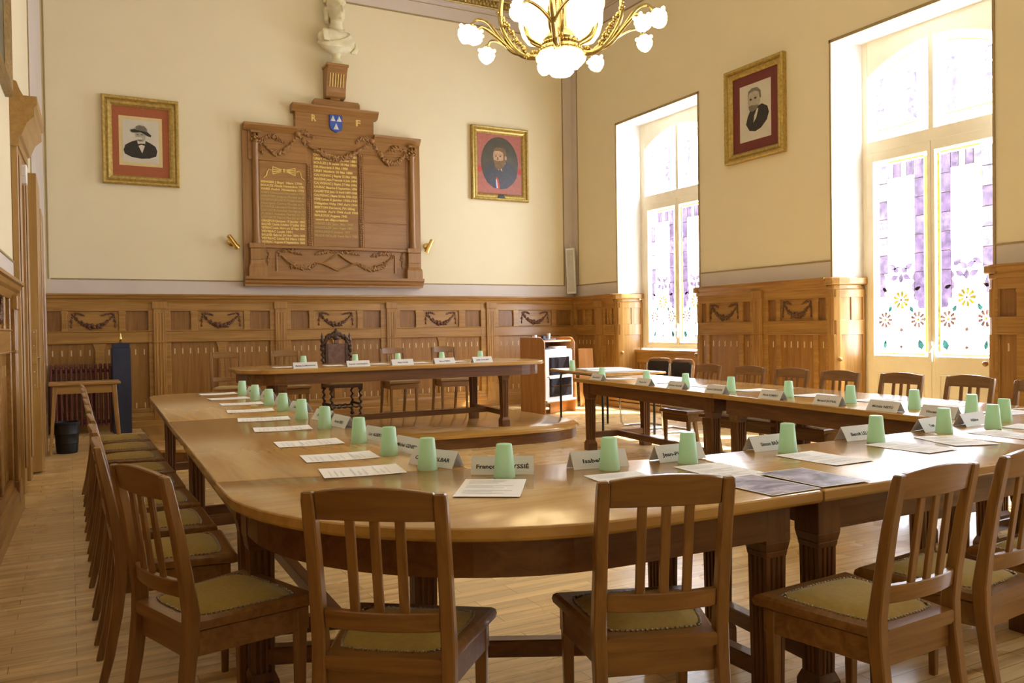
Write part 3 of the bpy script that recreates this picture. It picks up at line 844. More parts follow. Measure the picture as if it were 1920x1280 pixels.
m = MB(); m.box(-.15, -.115, -.055, -.02, .48, .95); m.box(.115, .15, -.055, -.02, .48, .95); m.box(-.15, .15, -.055, -.02, .48, .53)
rd = random.Random(5)
for s in (-1, 1):
    for k in range(16): m.ball((s * (.152 + rd.uniform(-.012, .014)), -.045, .50 + k * .029), .018 + rd.uniform(0, .008), 1, (1, .8, 1))
for k in range(34):
    t = PI * k / 33; rr = 1 + rd.uniform(-.1, .08)
    m.ball((-.16 * math.cos(t) * rr, -.045, .95 + .12 * math.sin(t) * rr), .022 + .010 * math.sin(t), 1, (1, .8, 1.1))
for x, z, r_ in ((0, 1.10, .035), (-.045, 1.06, .03), (.045, 1.06, .03), (0, 1.03, .045), (-.09, 1.03, .025), (.09, 1.03, .025), (0, 1.135, .018)): m.ball((x, -.05, z), r_, 2, (1, .7, 1))
m.done('carved_crest', 'darkwood', ac, smooth=50)

# ------------------------------------------------------------------ tables
TZ = .74
def inset(poly, d):
    n = len(poly); out = []
    ar = sum(poly[i][0] * poly[(i + 1) % n][1] - poly[(i + 1) % n][0] * poly[i][1] for i in range(n))
    sg = 1 if ar > 0 else -1
    for i in range(n):
        p0, p1, p2 = Vector(poly[i - 1]), Vector(poly[i]), Vector(poly[(i + 1) % n])
        e1 = (p1 - p0).normalized(); e2 = (p2 - p1).normalized()
        n1 = Vector((-e1.y, e1.x)) * sg; n2 = Vector((-e2.y, e2.x)) * sg
        k = n1 + n2; k = k / max(.2, (1 + n1.dot(n2)))
        out.append(tuple(p1 + k * d))
    return out
def leg_mesh():
    m = MB(); a = .036
    sec = []
    for (ax, ay), (bx, by) in (((-1, -1), (1, -1)), ((1, -1), (1, 1)), ((1, 1), (-1, 1)), ((-1, 1), (-1, -1))):
        nx, ny = (by - ay) / 2, -(bx - ax) / 2
        sec.append((ax, ay))
        for c in (-.5, 0, .5):
            for f, dp in ((c - .13, 0), (c - .09, .2), (c + .09, .2), (c + .13, 0)):
                t = (f + 1) / 2
                sec.append((ax + (bx - ax) * t - nx * dp, ay + (by - ay) * t - ny * dp))
    def ring(z, w, pl=False): return [((max(-1, min(1, x * 1.0))) * w, y * w, z) for x, y in sec]
    m.loft([ring(.10, .037), ring(.53, .042)])
    for z0, z1, w0, w1 in ((0, .075, .050, .050), (.075, .105, .050, .038), (.525, .545, .043, .046), (.545, .575, .046, .052), (.575, .70, .052, .052)):
        m.loft([[(-w0, -w0, z0), (w0, -w0, z0), (w0, w0, z0), (-w0, w0, z0)], [(-w1, -w1, z1), (w1, -w1, z1), (w1, w1, z1), (-w1, w1, z1)]])
    return m
LEG0 = None
def table(label, poly, legs, stretch, grain, loc=(0, 0, 0), group='segments of the horseshoe council table'):
    global LEG0
    t = thing('council_table', label, 'table', loc, 0, group)
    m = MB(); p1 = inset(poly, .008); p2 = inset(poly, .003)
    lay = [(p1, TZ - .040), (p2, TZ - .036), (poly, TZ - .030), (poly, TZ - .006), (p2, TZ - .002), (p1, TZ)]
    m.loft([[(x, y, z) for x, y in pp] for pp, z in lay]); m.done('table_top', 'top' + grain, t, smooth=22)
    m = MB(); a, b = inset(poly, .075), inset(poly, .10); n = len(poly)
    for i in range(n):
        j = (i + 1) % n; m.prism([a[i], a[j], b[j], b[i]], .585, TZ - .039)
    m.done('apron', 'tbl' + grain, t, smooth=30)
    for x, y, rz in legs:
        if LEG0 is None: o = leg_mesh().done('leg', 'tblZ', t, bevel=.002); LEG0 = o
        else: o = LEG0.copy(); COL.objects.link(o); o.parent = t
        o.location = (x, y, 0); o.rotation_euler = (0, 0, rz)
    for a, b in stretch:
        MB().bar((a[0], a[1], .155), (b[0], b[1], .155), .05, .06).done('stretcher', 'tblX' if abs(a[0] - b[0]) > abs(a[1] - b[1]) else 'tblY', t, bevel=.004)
    return t
def pt(a, b, f): return (a[0] + (b[0] - a[0]) * f, a[1] + (b[1] - a[1]) * f)
def quad_legs(l1, l2, l3, l4):
    """l1-l2 one end, l3-l4 the other end: two end stretchers and one between"""
    return [((l1), (l2)), ((l3), (l4)), (pt(l1, l2, .5), pt(l3, l4, .5))]
# door-side row, far half with the rounded end, then near half
L = [(.68, 5.42, -.03), (1.21, 5.42, -.03), (.72, 7.38, -.03), (1.20, 7.40, -.03)]
table('far half of the door-side table row, with a rounded end by the platform', [(.505, 5.285), (1.378, 5.265), (1.42, 7.42), (1.37, 7.60), (1.20, 7.69), (.98, 7.71), (.80, 7.695), (.68, 7.655), (.605, 7.585), (.57, 7.45)], L, quad_legs(*[p[:2] for p in L]), 'Y')
L = [(.58, 3.18, -.03), (1.20, 3.02, -.03), (.64, 5.13, -.03), (1.21, 5.13, -.03)]
table('near half of the door-side table row, next to the curved corner segment', [(.442, 3.045), (1.315, 2.825), (1.377, 5.255), (.505, 5.275)], L, quad_legs(*[p[:2] for p in L]), 'Y')
arc = [(1.40 + .965 * math.cos(R(a)), 2.795 + .965 * math.sin(R(a))) for a in range(180, 271, 6)]
L = [(.56, 2.90, 0), (1.08, 2.70, -.2), (1.96, 1.95, 0), (1.95, 2.47, 0)]
table('curved corner segment of the council table nearest the door', [(.44, 3.03)] + arc + [(2.072, 1.822), (2.172, 2.565), (1.315, 2.81)], L,
      [((.56, 2.90), (1.08, 2.70)), ((1.96, 1.95), (1.95, 2.47)), ((.82, 2.80), (1.955, 2.21))], 'X')
L = [(2.19, 1.95, 0), (2.24, 2.49, 0), (3.42, 1.97, 0), (3.42, 2.44, 0)]
table('straight middle segment of the near table side, bright with window glare', [(2.085, 1.825), (3.545, 1.84), (3.535, 2.595), (2.185, 2.575)], L, quad_legs(*[p[:2] for p in L]), 'X')
arc = [(4.25 + .93 * math.cos(R(a)), 2.76 + .93 * math.sin(R(a))) for a in range(270, 361, 7)]
L = [(3.70, 1.97, 0), (3.70, 2.46, 0), (4.35, 2.72, 0), (5.02, 2.75, 0), (4.70, 2.15, .7)]
table('curved corner segment of the council table on the window side', [(3.557, 1.835)] + arc + [(5.165, 2.93), (4.175, 2.93), (3.55, 2.60)], L,
      [((3.70, 1.97), (3.70, 2.46)), ((4.35, 2.72), (5.02, 2.75)), ((3.70, 2.2), (4.68, 2.72))], 'X')
L = [(4.32, 3.07, -.1), (5.03, 3.07, -.1), (4.50, 4.76, -.1), (5.20, 4.76, -.1)]
table('near half of the window-side table row', [(4.18, 2.945), (5.17, 2.945), (5.36, 4.90), (4.375, 4.90)], L, quad_legs(*[p[:2] for p in L]), 'Y')
L = [(4.52, 5.06, -.1), (5.22, 5.06, -.1), (4.72, 7.13, -.1), (5.42, 7.13, -.1)]
table('far half of the window-side table row, ending near the platform', [(4.38, 4.91), (5.365, 4.91), (5.60, 7.27), (4.62, 7.29)], L, quad_legs(*[p[:2] for p in L]), 'Y')
# head table on the platform
def rrect(x0, x1, y0, y1, r, n=5):
    out = []
    for cx, cy, a0 in ((x1 - r, y0 + r, -90), (x1 - r, y1 - r, 0), (x0 + r, y1 - r, 90), (x0 + r, y0 + r, 180)):
        for k in range(n + 1):
            a = R(a0 + 90 * k / n); out.append((cx + r * math.cos(a), cy + r * math.sin(a)))
    return out
L = [(1.86, 8.38, 0), (1.95, 9.30, 0), (4.37, 8.38, 0), (4.44, 9.34, 0)]
table('long oak head table with rounded ends standing on the platform', rrect(1.46, 4.98, 8.20, 9.46, .42), L, quad_legs(*[p[:2] for p in L]), 'X', (0, 0, .15), None)
# platform
pf = [(.74, 10.86), (.74, 8.62), (1.0, 8.46), (2.3, 8.10), (3.5, 7.92), (4.3, 7.84), (4.75, 7.86), (5.05, 7.98), (5.25, 8.18), (5.36, 8.45), (5.40, 8.8), (5.38, 9.3), (5.34, 10.86)]
t = thing('platform', 'low oak platform with a rounded corner under the head table', 'platform')
m = MB(); p1 = inset(pf, .01)
m.loft([[(x, y, z) for x, y in pp] for pp, z in ((p1, .112), (pf, .118), (pf, .143), (p1, .15))]); m.done('platform_top', 'topX', t, smooth=40)
m = MB(); a = inset(pf, .03); m.loft([[(x, y, z) for x, y in a] for z in (0, .112)]); m.done('riser', 'tblX', t, smooth=40)

# ------------------------------------------------------------------ cups, papers, name cards
cup = MB(); cup.lathe([(.0375, 0), (.0385, .003), (.0375, .012), (.028, .115), (.0262, .118), (.004, .118), (.004, .116), (.0255, .116), (.036, .010), (.0363, 0)], (0, 0, 0), 28, cap=False)
cup = cup.done('plastic_cup', 'cup', None, smooth=40)
cups = []
GC = 'upturned green cups on the tables'
for i, (x, y) in enumerate(((1.265, 7.16), (1.25, 6.54), (1.24, 5.99), (1.235, 5.53), (1.215, 4.95), (1.20, 4.39), (1.18, 3.73), (1.17, 3.29), (1.17, 2.87))):
    cups.append((x, y, TZ, 'upturned green cup on the door-side row, %s from the rounded far end' % ORD[i]))
near = ['standing before the name card beginning with F', 'hiding the end of the card that starts Isabel', 'hiding the end of the card that starts Jean', 'between the colour prints and the card that starts Simon', 'in front of the card that starts Beno', 'by the dark table joint, before a bright tented card', 'beyond the table joint, before the second bright card', 'last on the near side, alone beyond the bright cards']
for i, (x, y) in enumerate(((1.335, 2.565), (1.735, 2.50), (2.07, 2.46), (2.585, 2.45), (3.11, 2.44), (3.63, 2.475), (3.97, 2.45), (4.31, 2.60))):
    cups.append((x, y, TZ, 'upturned green cup ' + near[i]))
for i, (x, y) in enumerate(((4.70, 6.88), (4.66, 6.10), (4.645, 5.54), (4.60, 4.94), (4.55, 4.30), (4.52, 3.74), (4.50, 3.26), (4.44, 2.86))):
    cups.append((x, y, TZ, 'upturned green cup on the window-side row, %s from the platform end' % ORD[i]))
for i, x in enumerate((2.17, 2.73, 3.22, 3.75, 4.24)):
    cups.append((x, 8.72, TZ + .15, 'upturned green cup on the head table, %s counting from the radiator end' % ORD[i]))
cups.append((5.53, 8.75, TZ, 'upturned green cup alone on the black-legged side table'))
for i, (x, y, z, lab) in enumerate(cups):
    o = cup if i == 0 else cup.copy()
    if i: COL.objects.link(o)
    o.location = (x, y, z); o.rotation_euler = (0, 0, i * .9); tag(o, lab, 'cup', GC)

pg = MB(); n = 6
rings = []
for k in range(n + 1):
    x = -.148 + .296 * k / n; zz = .0012 + .002 * (k / n - .5) ** 2 * 4
    rings.append([(x, -.105, zz), (x, .105, zz), (x, .105, zz + .0008), (x, -.105, zz + .0008)])
pg.loft(rings); pg = pg.done('paper_sheet', 'paper', None)
pr_ = MB(); rd = random.Random(9)
for k in range(11):
    x = -.118 + k * .021
    if k in (3, 7): continue
    pr_.box(x - .0022, x + .0022, -.085, -.085 + rd.uniform(.09, .165), .0036, .0039)
pr_.done('printed_text', 'print', pg)
GP = 'agenda sheets laid at the places'
papers = []
for i, (x, y, a) in enumerate(((.945, 2.96, -9), (.975, 3.35, -6), (.975, 3.85, -5), (1.0, 4.50, -8), (1.015, 5.06, -9), (1.05, 5.66, -7), (1.10, 6.25, -3), (1.10, 6.82, 2), (1.11, 7.40, 0))):
    papers.append((x, y, TZ, a, 'white agenda sheet on the door-side row, %s from the curved corner' % ORD[i]))
for x, y, a, lab in ((1.205, 2.41, 57, 'white agenda sheet lying below the name card beginning with F'), (1.665, 2.27, 84, 'white agenda sheet below the card that starts Isabel, half hidden by a chair'),
                     (2.05, 2.25, 87, 'white agenda sheet touching the two colour prints'), (2.57, 2.255, 91, 'white agenda sheet beside the colour prints, below the card that starts Simon'),
                     (3.10, 2.26, 92, 'white agenda sheet in the window glare, below the card that starts Beno'), (3.42, 2.28, 70, 'white agenda sheet lying against the dark table joint'),
                     (3.80, 2.26, 88, 'white agenda sheet just past the dark table joint'), (4.16, 2.32, 100, 'white agenda sheet below the last near-side cup')):
    papers.append((x, y, TZ, a, lab))
for i, (x, y) in enumerate(((4.90, 6.86), (4.90, 6.02), (4.87, 5.52), (4.83, 4.93), (4.80, 4.30), (4.80, 3.78), (4.76, 3.28), (4.72, 2.84))):
    papers.append((x, y, TZ, -8 + i, 'white agenda sheet on the window-side row, %s from the platform end' % ORD[i]))
for i, x in enumerate((1.98, 2.52, 3.02, 3.50, 3.99)):
    papers.append((x, 8.78, TZ + .15, 88, 'white agenda sheet on the head table, %s counting from the radiator end' % ORD[i]))
for i, (x, y, z, a, lab) in enumerate(papers):
    if i == 0: o = pg; tag(o, lab, 'paper', GP)
    else:
        o = pg.copy(); COL.objects.link(o); o['label'] = lab
        c = pg.children[0].copy(); COL.objects.link(c); c.parent = o
    o.location = (x, y, z); o.rotation_euler = (0, 0, R(a) + PI * (a > 40))
for nm, x, y, a, dz, lab in (('a', 1.975, 1.985, 1, .0028, 'violet landscape print lying under the other print, near the bend'), ('b', 2.205, 1.985, -2, .0046, 'violet landscape print lying on top, across the table joint')):
    q = MB().box(-.107, .107, -.148, .148, 0, .001).done('colour_print', 'paper', None); tag(q, lab, 'print', 'colour prints by the table joint')
    q.location = (x, y, TZ + dz); q.rotation_euler = (0, 0, R(a))
    MB().box(-.100, .100, -.141, .141, .001, .0014).done('image', 'photo_' + nm, q)

def card(x, y, z, rz, txt, lab, Lc=.225, align='CENTER'):
    o = MB(); h, d, t = .062, .036, .0009
    o.loft([[(u, -d, 0), (u, -d + t * 1.2, 0), (u, 0, h - t * 2), (u, d - t * 1.2, 0), (u, d, 0), (u, 0, h)] for u in (-Lc / 2, Lc / 2)])
    o = o.done('name_card', 'card', None); tag(o, lab, 'name card', 'tented name cards')
    o.location = (x, y, z + .0005); o.rotation_euler = (0, 0, rz)
    sl = math.atan2(h, d)
    st = txt.strip(); w = min(Lc * .84, len(st) * .0118); sh = -(len(txt) - len(st)) * .008; txt = st
    pl = Matrix.Translation((sh, -d * .66 - .0006, h * .34)) @ Matrix.Rotation(sl, 4, 'X')
    text_obj('name_lettering', txt, 'ink', o, pl, .021, 1, .0006, w, 'CENTER')
    pl2 = Matrix.Rotation(PI, 4, 'Z') @ pl
    text_obj('name_lettering', txt, 'ink', o, pl2, .021, 1, .0006, w, 'CENTER')
    return o
for x, y, a, txt, lab in ((1.37, 2.645, -31, 'François V EYSSIÉ', 'name card beginning with F, standing upright behind the nearest cup'), (1.735, 2.575, -9, 'Isabelle   ', 'tented name card that starts Isabel'), (2.09, 2.545, -1, 'Jean-Pierre   ', 'tented name card that starts Jean'),
                         (2.575, 2.545, 0, 'Simon BRÂNE', 'tented name card that starts Simon'), (3.135, 2.555, 0, 'Benoît LELOU', 'tented name card that starts Beno'), (3.67, 2.575, 8, 'Yvan   ', 'bright tented name card at the dark table joint'), (4.03, 2.60, 6, 'Hélène ', 'bright tented name card beyond the dark table joint')):
    card(x, y, TZ, R(a), txt, lab)
for i, (y, txt) in enumerate(((2.94, 'Christine ALBAR'), (3.33, 'Michel GENIEIS'), (3.77, 'Luc ALBERT'), (4.42, 'Annie RIEU'), (4.80, 'Paul SERIN'), (5.45, 'Claude BAR'), (6.0, 'Rose PONS'), (6.55, 'Guy MAZEL'), (7.18, 'Lise CROS'))):
    card(1.275 + .022 * (y - 3) - (.04 if i == 0 else 0), y, TZ, R(-90 + (25 if i == 0 else 6) + (i % 3) * 3) + PI, txt, 'tented name card on the door-side row, %s from the curved corner' % ORD[i])
for i, (y, txt) in enumerate(((6.83, 'Marie BOUDET'), (5.96, 'Franck PIC'), (5.45, 'Christian FALGUIE'), (4.91, 'Laurent CERVANTES'), (4.27, 'Nicole ROMERO'), (3.73, 'Bernard RAYNAL'), (3.28, 'Michèle NIETO'), (2.90, 'Vincent GILÉO'))):
    x = 4.18 + .1 * (y - 2.9) + .045
    card(x, y, TZ, R(-90 - 5), txt, 'tented name card on the window-side row, %s from the platform end' % ORD[i])
for i, (x, txt) in enumerate(((2.105, 'Martine COMPAGNON'), (2.66, 'Patrick CASTELBOU'), (3.15, 'Alain FAGE'), (3.64, 'Manuel EMMA'), (4.105, 'Joëlle CHAUBET'))):
    card(x, 8.40, TZ + .15, R(-2 + i), txt, 'white name card on the head table, %s counting from the radiator end' % ORD[i], .245)
# ------------------------------------------------------------------ honour board on the end wall
bd = thing('honour_board', 'large carved oak honour board with gold lettering and a shield', 'board', (0, YB - .004, 0))
MB().box(2.20, 4.89, -.075, 0, 1.98, 4.22).done('back_board', 'brdZ', bd, bevel=.006)
m = MB()
for x0, x1, z0, z1 in ((2.43, 3.10, 2.52, 3.72), (3.19, 3.885, 2.52, 3.98)): m.box(x0, x1, -.083, -.07, z0, z1)
for k in range(4): m.box(3.965, 4.655, -.081 - .001 * (k % 2), -.07, 2.52 + k * .385, 2.52 + k * .385 + .380)
m.done('name_panel', 'brdX', bd, bevel=.004)
m = MB()
m.box(2.28, 4.83, -.10, -.07, 3.96, 4.14); m.box(2.95, 4.14, -.10, 0, 4.14, 4.50); m.box(2.28, 3.12, -.095, -.07, 3.72, 3.97); m.box(3.90, 4.83, -.095, -.07, 3.93, 4.0)
m.done('frieze', 'brdX', bd, bevel=.005)
m = MB()
prof = [(0, 4.23), (.17, 4.23), (.165, 4.20), (.13, 4.16), (.11, 4.13), (0, 4.12)]
for x0, x1 in ((2.22, 2.96), (4.13, 4.88)): m.loft([[(x, -d, z) for d, z in prof] for x in (x0, x1)])
prof = [(0, 4.575), (.18, 4.575), (.175, 4.55), (.135, 4.50), (.11, 4.47), (0, 4.46)]
m.loft([[(x, -d, z) for d, z in prof] for x in (2.90, 4.20)])
m.done('cornice_moulding', 'brdX', bd, smooth=20)
m = MB(); m.prism([(3.22, 4.57), (3.92, 4.57), (3.92, 4.655), (3.90, 4.685), (3.24, 4.685), (3.22, 4.655)], 0, .13, XZ); m.done('top_block', 'brdX', bd, bevel=.006)
for x in (2.375, 4.745):
    m = MB(); m.lathe([(.052, 2.53), (.058, 2.53), (.060, 2.56), (.050, 2.60), (.046, 2.64), (.046, 3.92), (.052, 3.94), (.052, 3.96)], (x, -.10, 0), 16)
    m.done('column', 'brdZ', bd, smooth=40)
    m = MB(); rd = random.Random(2); m.box(x - .07, x + .07, -.17, -.05, 4.09, 4.12)
    for k in range(26): m.ball((x + rd.uniform(-.055, .055), -.12 + rd.uniform(-.03, .02), 3.96 + rd.uniform(0, .13)), .022, 1)
    m.done('carved_capital', 'brdZ', bd, smooth=60)
    m = MB(); m.box(x - .095, x + .095, -.15, -.0, 2.30, 2.46); m.box(x - .11, x + .11, -.165, 0, 2.46, 2.53)
    m.loft([[(x - .095 - g, -.15 - g, z), (x + .095 + g, -.15 - g, z), (x + .095 + g, 0, z), (x - .095 - g, 0, z)] for g, z in ((0, 2.30), (.005, 2.24), (.03, 2.19), (.035, 2.05))])
    m.done('pedestal_block', 'brdZ', bd, bevel=.005)
m = MB(); m.box(2.47, 4.65, -.085, -.07, 2.06, 2.50); m.box(2.3, 4.82, -.13, -.06, 2.47, 2.515); m.done('lower_panel', 'brdX', bd, bevel=.005)
m = MB(); prof = [(0, 2.06), (.20, 2.06), (.20, 2.02), (.17, 2.0), (.165, 1.97), (.14, 1.945), (.14, 1.92), (0, 1.92)]
m.loft([[(x, -d, z) for d, z in prof] for x in (2.20, 4.89)]); m.done('base_moulding', 'brdX', bd, smooth=20)
# carved swags
def swag(pts, r0, r1, n, seed): ico_blob_curve(sw, pts, r0, r1, n, .35, seed)
sw = MB()
def cat(x0, z0, x1, z1, dip, y=-.108, n=14): return [(x0 + (x1 - x0) * t / n, y, z0 + (z1 - z0) * t / n - dip * math.sin(PI * t / n)) for t in range(n + 1)]
swag(cat(2.98, 4.13, 4.10, 4.13, .30), .035, .022, 70, 1)
swag(cat(2.44, 4.03, 2.98, 4.13, .25), .032, .02, 42, 2); swag(cat(4.10, 4.13, 4.68, 4.03, .25), .032, .02, 42, 3)
for x, s in ((2.98, 1), (4.10, -1)):
    swag([(x, -.11, 4.14), (x + s * .12, -.11, 4.17), (x + s * .24, -.11, 4.10)], .03, .018, 18, 4); sw.ball((x, -.115, 4.14), .045, 2, (1, .7, 1))
swag([(2.46, -.11, 4.02), (2.60, -.11, 4.07), (2.80, -.11, 3.99)], .03, .016, 20, 5); swag([(4.66, -.11, 4.02), (4.52, -.11, 4.07), (4.34, -.11, 3.99)], .03, .016, 20, 6)
swag([(2.46, -.11, 4.0), (2.45, -.11, 3.88), (2.49, -.11, 3.80)], .022, .014, 10, 7); swag([(4.66, -.11, 4.0), (4.68, -.11, 3.90)], .022, .014, 8, 8)
sw.done('carved_garland', 'brdX', bd, smooth=60)
sw = MB()
swag(cat(2.66, 2.42, 3.25, 2.27, .14, -.092), .030, .016, 46, 11); swag(cat(4.44, 2.42, 3.85, 2.27, .14, -.092), .030, .016, 46, 12)
for s in (-1, 1):
    c = 3.55
    sw.tube([(c + s * .88, -.09, 2.42), (c + s * .74, -.098, 2.28), (c + s * .62, -.10, 2.20)], [.012, .014, .012], 6)
    sw.tube([(c + s * .34, -.092, 2.28), (c + s * .22, -.1, 2.26), (c, -.1, 2.16)], [.012, .015, .012], 6)
    sw.tube([(c, -.098, 2.42), (c + s * .12, -.1, 2.33), (c + s * .25, -.095, 2.26)], [.012, .014, .012], 6)
    swag([(c, -.095, 2.44), (c + s * .18, -.095, 2.45), (c + s * .34, -.095, 2.40)], .026, .013, 22, 13 + s)
    swag([(c + s * .86, -.095, 2.44), (c + s * .70, -.095, 2.44), (c + s * .52, -.095, 2.39)], .028, .013, 24, 16 + s)
    swag([(c + s * 1.02, -.09, 2.44), (c + s * 1.02, -.09, 2.24)], .022, .014, 8, 19 + s)
    sw.tube([(c + s * .90, -.09, 2.42), (c + s * .90, -.092, 2.22), (c + s * .90, -.09, 2.14)], [.008, .016, .018], 6)
sw.done('carved_garland', 'brdX', bd, smooth=60)
for x in (3.145, 3.925):
    m = MB(); z1 = 3.72 if x < 3.3 else 3.95; m.box(x - .035, x + .035, -.09, -.07, 2.50, z1)
    for k in range(int((z1 - 2.52) / .035)):
        for s in (-1, 1): m.ball((x + s * .014, -.094, 2.53 + k * .035), .019, 1, (.8, .6, 1.1))
    m.done('carved_leaf_strip', 'brdZ', bd, smooth=60)
# shield
sh = [(3.455, 4.47), (3.645, 4.47), (3.645, 4.30), (3.625, 4.25), (3.55, 4.21), (3.475, 4.25), (3.455, 4.30)]
shd = MB().prism(sh, .10, .128, XZ).done('shield', 'heraldic_blue', bd, bevel=.004)
m = MB()
for x, z, h in ((3.503, 4.375, .085), (3.597, 4.375, .085), (3.55, 4.255, .095)):
    m.loft([[(x - .040, -.129, z), (x + .040, -.129, z), (x, -.129, z + h)], [(x - .012, -.142, z + .02), (x + .012, -.142, z + .02), (x, -.142, z + h * .6)]])
m.done('silver_peaks', 'silver', shd)
TX = Matrix(((1, 0, 0, 0), (0, 0, -1, 0), (0, 1, 0, 0), (0, 0, 0, 1)))
for ch, x, z in (('R', 3.185, 4.355), ('F', 3.855, 4.345)):
    text_obj('initial_letter', ch, 'gold_text', bd, Matrix.Translation((x, -.101, z)) @ TX, .13, 1, .004, .07, 'LEFT', .002)
m = MB()
for s in (-1, 1):
    for k in range(4): m.bar((2.78 + s * .015, -.087, 3.585 + .004 * k), (2.78 + s * .155, -.087, 3.535 + .034 * k), .013, .006, (0, 1, 0))
    m.bar((2.78 + s * .16, -.088, 3.53), (2.78 + s * .16, -.088, 3.645), .012, .006, (0, 1, 0))
    m.tube([(2.78 + s * .175, -.088, 3.585), (2.78 + s * .215, -.088, 3.60), (2.78 + s * .24, -.088, 3.565), (2.78 + s * .25, -.088, 3.51), (2.78 + s * .29, -.088, 3.475)], .009, 6)
m.bar((2.765, -.088, 3.592), (2.795, -.088, 3.592), .05, .01, (0, 1, 0))
m.done('gilt_fasces', 'gold_text', bd)
c1 = ['SENGES J Bapt  Mars 1790', 'BOULZE Alexis Novembre 1791', 'VIARE André  Novembre 1792', 'FABRE Dieudonné Novembre 1793', 'GALINIER Jacques Floréal an III', 'CRASPON Jacques Pt d\'Administration', 'Municipale Canton Floréal an IV', 'SCHULZ Léonard Floréal an V', 'LAPORTE Antoine Floréal an VI', 'ALBERT Antoine Floréal an VII', 'LAPORTE Pierre Floréal an VIII', 'CRASPON Jacques 19 Janvier 1801', 'BALDÉS Claude Antoine 17 Juillet 1815', 'VEYRIAC Louis, Maire pro 25 Sept 1830', 'VEYRIAC Louis 1831', 'BALDÉS Gabriel 24 Nov 1834-1850', 'VEYRIAC Louis 24 Mars 1850', 'VEYRIAC Auguste 8 Septembre 1860']
c2 = ['CAMBOULIVES Jean 13 Avril 1865-1881', 'URBY Médéric 27 Janvier 1881', 'BOULZE J B cadet 18 Mai 1884', 'DR Maurens 5 Mai 1888', 'URBY Médéric 20 Mai 1888', 'CALVIGNAC J Bapte 15 Mai 1892', 'MAZENS Jean François 6 Juin 1894', 'CALVIGNAC J Bapte 17 Mai 1896', 'LAURAC Maurice 8 Septembre 1896', 'CALMETTES Jean 13 Avril 1897-1900', 'CALVIGNAC J Bapte 20 Mai 1900-1929', 'FITE Louis 5 Janvier 1930-1941', 'Délégation Vichy 1941 Août 1944', 'BERTON Fernand, Prt déleg', ' spéciale  Août 1944 Avril 1945', 'MALROUX Augusta 1945', ' mort en déportation', 'VAREILLES Jean  Mai 1945', 'VAREILLES Jean Sept 1971', 'GOULESQUE Jacques 1977', 'PRADEYROLLES René Mars 1983']
for i, t in enumerate(c1):
    w = min(.62, .0245 * len(t))
    text_obj('gold_name_line', t, 'gold_faded' if 3 <= i <= 10 else 'gold_text', bd, Matrix.Translation((2.45, -.0845, 3.405 - i * .0505)) @ TX, .043, 1, .0022, w)
for i, t in enumerate(c2):
    w = min(.65, .0245 * len(t))
    text_obj('gold_name_line', t, 'gold_faded' if i >= 17 else 'gold_text', bd, Matrix.Translation((3.215, -.0845, 3.855 - i * .0595)) @ TX, .046, 1, .0022, w)

# ------------------------------------------------------------------ bust on its bracket
br = thing('wall_bracket', 'fluted dark oak bracket carrying the ivory bust', 'bracket', (3.55, YB, 0))
m = MB(); prof = [(0, 5.175), (.27, 5.175), (.27, 5.12), (.235, 5.07), (.20, 4.98), (.17, 4.88), (.15, 4.80), (.15, 4.74), (.11, 4.72), (0, 4.71)]
m.loft([[(x, -d, z) for d, z in prof] for x in (-.15, .15)]); m.box(-.165, .165, -.285, 0, 5.15, 5.19); m.box(-.075, .075, -.12, 0, 4.69, 4.72)
m.done('bracket_body', 'brdX', br, bevel=.006)
m = MB()
for k in range(6):
    x = -.10 + k * .04; m.bar((x, -.232, 5.055), (x, -.172, 4.87), .013, .012, (0, 1, 0))
m.done('gilt_flutes', 'gold_text', br)
bu = thing('bust', 'ivory plaster bust of a draped woman on a wall bracket', 'bust', (3.56, YB - .16, 5.19), R(15))
m = MB(); m.lathe([(.0, 0), (.11, 0), (.115, .02), (.10, .04), (.065, .07), (.055, .12), (.075, .16), (.06, .18)], (0, 0, 0), 20); m.done('socle', 'marble', bu, smooth=50)
m = MB(); seg = 28; rings = []
for z, w, d, cx, cy in ((.155, .07, .06, 0, 0), (.19, .16, .09, .0, 0), (.235, .245, .115, .01, 0), (.30, .295, .125, .02, 0), (.37, .305, .13, .01, 0), (.43, .28, .125, 0, .0), (.475, .22, .115, 0, .0), (.505, .14, .095, 0, .0), (.535, .105, .095, 0, -.005), (.57, .088, .085, 0, -.015), (.62, .084, .085, 0, -.022), (.665, .086, .09, 0, -.03)):
    rings.append([(cx + w * math.copysign(abs(math.cos(a)) ** .85, math.cos(a)), cy + d * math.copysign(abs(math.sin(a)) ** .9, math.sin(a)), z) for a in [2 * PI * i / seg for i in range(seg)]])
m.loft(rings)
HB = len(m.bm.verts)
# head: one lofted form with a shaped face
rings = []
for z, w, df, db, cy in ((.645, .045, .05, .05, -.03), (.665, .062, .088, .06, -.03), (.70, .075, .10, .08, -.03), (.74, .083, .103, .10, -.025), (.78, .088, .102, .112, -.02), (.82, .092, .10, .118, -.015), (.86, .092, .095, .118, -.01), (.90, .086, .082, .11, -.005), (.935, .068, .06, .09, 0), (.96, .035, .03, .05, .005)):
    ring = []
    for i in range(seg):
        a = 2 * PI * i / seg; x = w * math.cos(a); s = math.sin(a); y = cy + (df * s if s < 0 else db * s)
        if s < 0:
            f = max(0, -s)
            if abs(x) < .022 and .715 < z < .80: y -= .022 * (1 - (z - .715) / .085) * f
            if .79 < z < .84 and .022 < abs(x) < .06: y += .016
        ring.append((x, y, z))
    rings.append(ring)
m.loft(rings)
m.ball((0, -.152, .738), .016, 2, (.8, 1, 1)); m.tube([(0, -.128, .80), (0, -.146, .765), (0, -.158, .74)], [.008, .011, .013], 8)
